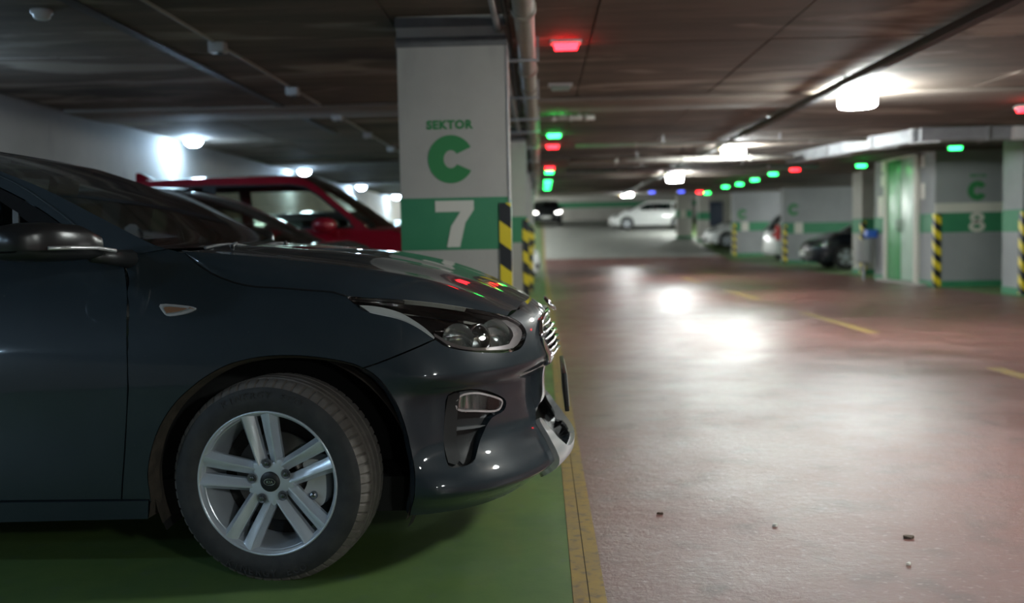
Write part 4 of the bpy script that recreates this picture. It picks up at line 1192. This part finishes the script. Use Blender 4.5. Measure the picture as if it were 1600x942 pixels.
# ------------------------------------------------------------------ pipes and trunking
t = thing('cable_trunking', 'dark cable trunking running above the aisle past the drum lamps', 'trunking', (2.72, 0, 2.33))
box('trunk', (-.04, -13, -.03), (.04, 33, .03), 'trunk_dark', t, .004)
for y in range(-12, 33, 3): box('hanger', (-.012, y, .03), (.012, y+.03, .075), 'steel', t)
t = thing('drain_pipe', 'thick beige pipe along the ceiling right of the pillar numbered 7', 'pipe', (-.075, 0, 2.30))
obj('pipe_run', tube([(0, y, 0) for y in (-12, 0, 6, 12, 20, 33)], .062, 20), 'pipe_beige', t)
for y in (4.2, 5.6, 7.6, 8.5, 10.6, 12.9, 15, 17.4, 20, 23, 26):
    obj('collar', lathe([(.062, 0), (.074, .005), (.074, .07), (.062, .075)], 20, 'y', (0, y, 0)), 'pipe_beige', t)
for y in (6.9, 8.75, 10.35, 11.6, 13.7, 16.1, 19, 22):
    box('bracket', (-.30, y, -.075), (.085, y+.035, -.055), 'galv', t, .003)
    box('hanger', (.07, y, -.06), (.085, y+.02, .1), 'galv', t)
    box('hanger', (-.30, y, -.06), (-.285, y+.02, .1), 'galv', t)
tag(obj('small_pipe', tube([(-.24, y, 2.30) for y in (-12, 6, 18, 33)], .022, 12), 'steel'), 'thin steel pipe beside the thick beige pipe', 'pipe')
tag(obj('cable_bundle', tube([(-.185, y, 2.335+.008*sin(y*2.1)) for y in np.linspace(-6, 30, 60)], .016, 8), 'cable'), 'black cable bundle beside the thick beige pipe', 'cable')
def cross_pipe(x0, x1, y, z, r_, mat, label):
    t = thing('cross_pipe', label, 'pipe', (x0, y, z), 0, 'pipes crossing the ceiling')
    L_ = x1-x0
    obj('pipe_run', tube([(0, 0, 0), (L_*.5, 0, 0), (L_, 0, 0)], r_, 14), mat, t)
    for k in (.2, .5, .8): obj('collar', lathe([(r_, 0), (r_*1.25, .004), (r_*1.25, .05), (r_, .054)], 14, 'x', (L_*k, 0, 0)), mat, t)
    for k in (.3, .7): box('hanger', (L_*k, -.012, r_*.8), (L_*k+.02, .012, 2.41-z), 'steel', t)
cross_pipe(.01, .62, 11.15, 2.33, .03, 'pipe_white', 'short pale pipe stub beside the first green bay light')
cross_pipe(.5, 4.2, 16.7, 2.255, .04, 'pipe_white', 'long white pipe crossing the aisle ceiling')
cross_pipe(.5, 4.5, 13.9, 2.265, .025, 'pipe_white', 'thin pale pipe crossing in front of the long white pipe')
cross_pipe(.5, 5.2, 18.9, 2.24, .045, 'steel', 'grey pipe crossing behind the long white pipe')
# ventilation duct: runs along the aisle then turns to the right
t = thing('ventilation_duct', 'silver rectangular air duct turning right below the ceiling', 'duct', (0, 0, 2.20))
def duct(name, A, B, w_, h, mat='galv'):
    A, B = Vector(A), Vector(B); d = (B-A).normalized(); n = Vector((-d.y, d.x, 0))*w_/2
    v = []
    for p in (A, B):
        v += [p-n, p+n, p+n+Vector((0, 0, h)), p-n+Vector((0, 0, h))]
    return obj(name, ([tuple(q) for q in v], [(0, 1, 2, 3), (7, 6, 5, 4), (0, 4, 5, 1), (1, 5, 6, 2), (2, 6, 7, 3), (3, 7, 4, 0)]), mat, t, False)
path = [(4.45, 17.6, 0), (4.72, 15.9, 0), (4.98, 14.6, 0), (5.22, 13.75, 0)]
for a, b in zip(path[:-1], path[1:]):
    duct('duct_section', a, b, .34, .17)
    q = Vector(b); duct('flange', tuple(q-Vector((.03, .05, .012)*1)), tuple(q+Vector((.0, .03, -.012))), .38, .19, 'steel')
xx = [5.1, 6.0, 6.9, 7.8, 9.5]
for a, b in zip(xx[:-1], xx[1:]):
    duct('duct_section', (a, 13.72, 0), (b, 13.72, 0), .34, .17)
    duct('flange', (b-.02, 13.72, -.012), (b+.02, 13.72, -.012), .38, .19, 'steel')
tag(obj('wall_pipe', tube([(8.1, 14.9, 2.05), (7.6, 14.9, 2.05), (7.35, 14.92, 2.03), (7.2, 14.93, 1.9), (7.2, 14.94, 1.8)], .04, 12), 'trunk_dark'), 'dark bent pipe near the ceiling at the right edge', 'pipe')
t = thing('junction_box', 'pale square junction box under the duct on the right', 'box', (6.35, 13.5, 2.2))
box('box_body', (-.09, -.06, -.02), (.09, .02, .16), 'plastic_white', t, .01); box('box_lid', (-.075, -.07, -.005), (.075, -.058, .145), 'plastic_white', t, .004)

# ------------------------------------------------------------------ small things on the right
t = thing('waste_bin', 'grey cylindrical waste bin left of the green door', 'bin', (6.65, 20.75, 0))
obj('bin_body', lathe([(.001, .35), (.15, .35), (.17, .38), (.18, .82), (.185, .84), (.16, .84), (.155, .4)], 24), 'bin_grey', t)
obj('post', lathe([(.03, 0), (.03, .36)], 12), 'steel', t)
t = thing('blue_box', 'small bright blue box on the wall left of the green door', 'box', (6.76, 20.62, .93))
box('box_body', (-.11, -.08, -.07), (.10, .13, .08), 'box_blue', t, .015); box('box_lid', (-.12, -.09, .08), (.11, .14, .10), 'box_blue', t, .008)
def extinguisher(x, y, z, label):
    t = thing('fire_extinguisher', label, 'extinguisher', (x, y, z))
    obj('cylinder', lathe([(.001, 0), (.07, 0), (.078, .02), (.078, .40), (.06, .46), (.025, .49)], 24), 'ext_red', t)
    obj('valve', lathe([(.025, .48), (.025, .53), (.035, .54), (.035, .56), (.001, .56)], 16), 'steel', t)
    obj('hose', tube([(.03, 0, .54), (.09, 0, .50), (.10, 0, .35), (.095, 0, .2)], .011, 8), 'cable', t)
extinguisher(7.45, 31.65, .75, 'red fire extinguisher on the corner of the grey wall lettered C')
# litter on the floor
def litter(x, y, s, label, mat='litter'):
    pts = [(s*(.8+.4*random.random())*cos(2*pi*k/9), s*.6*(.7+.5*random.random())*sin(2*pi*k/9)) for k in range(9)]
    v, f = prism(pts, 0, .004, 'xy')
    v = [(a, b, c+(.006*random.random() if c > 0 else 0)) for a, b, c in v]
    tag(obj('litter_scrap', (v, f), mat, None, False, loc=(x, y, .001)), label, 'litter', 'scraps on the aisle floor')
litter(1.209, 3.30, .017, 'dark crumpled scrap on the reddish floor at the lower right')
litter(.80, 3.45, .010, 'tiny pale scrap left of the dark crumpled scrap', 'paper')
litter(1.11, 3.03, .008, 'tiny pale chip below the dark crumpled scrap', 'paper')
litter(.42, 3.62, .012, 'thin dark twig near the yellow line')
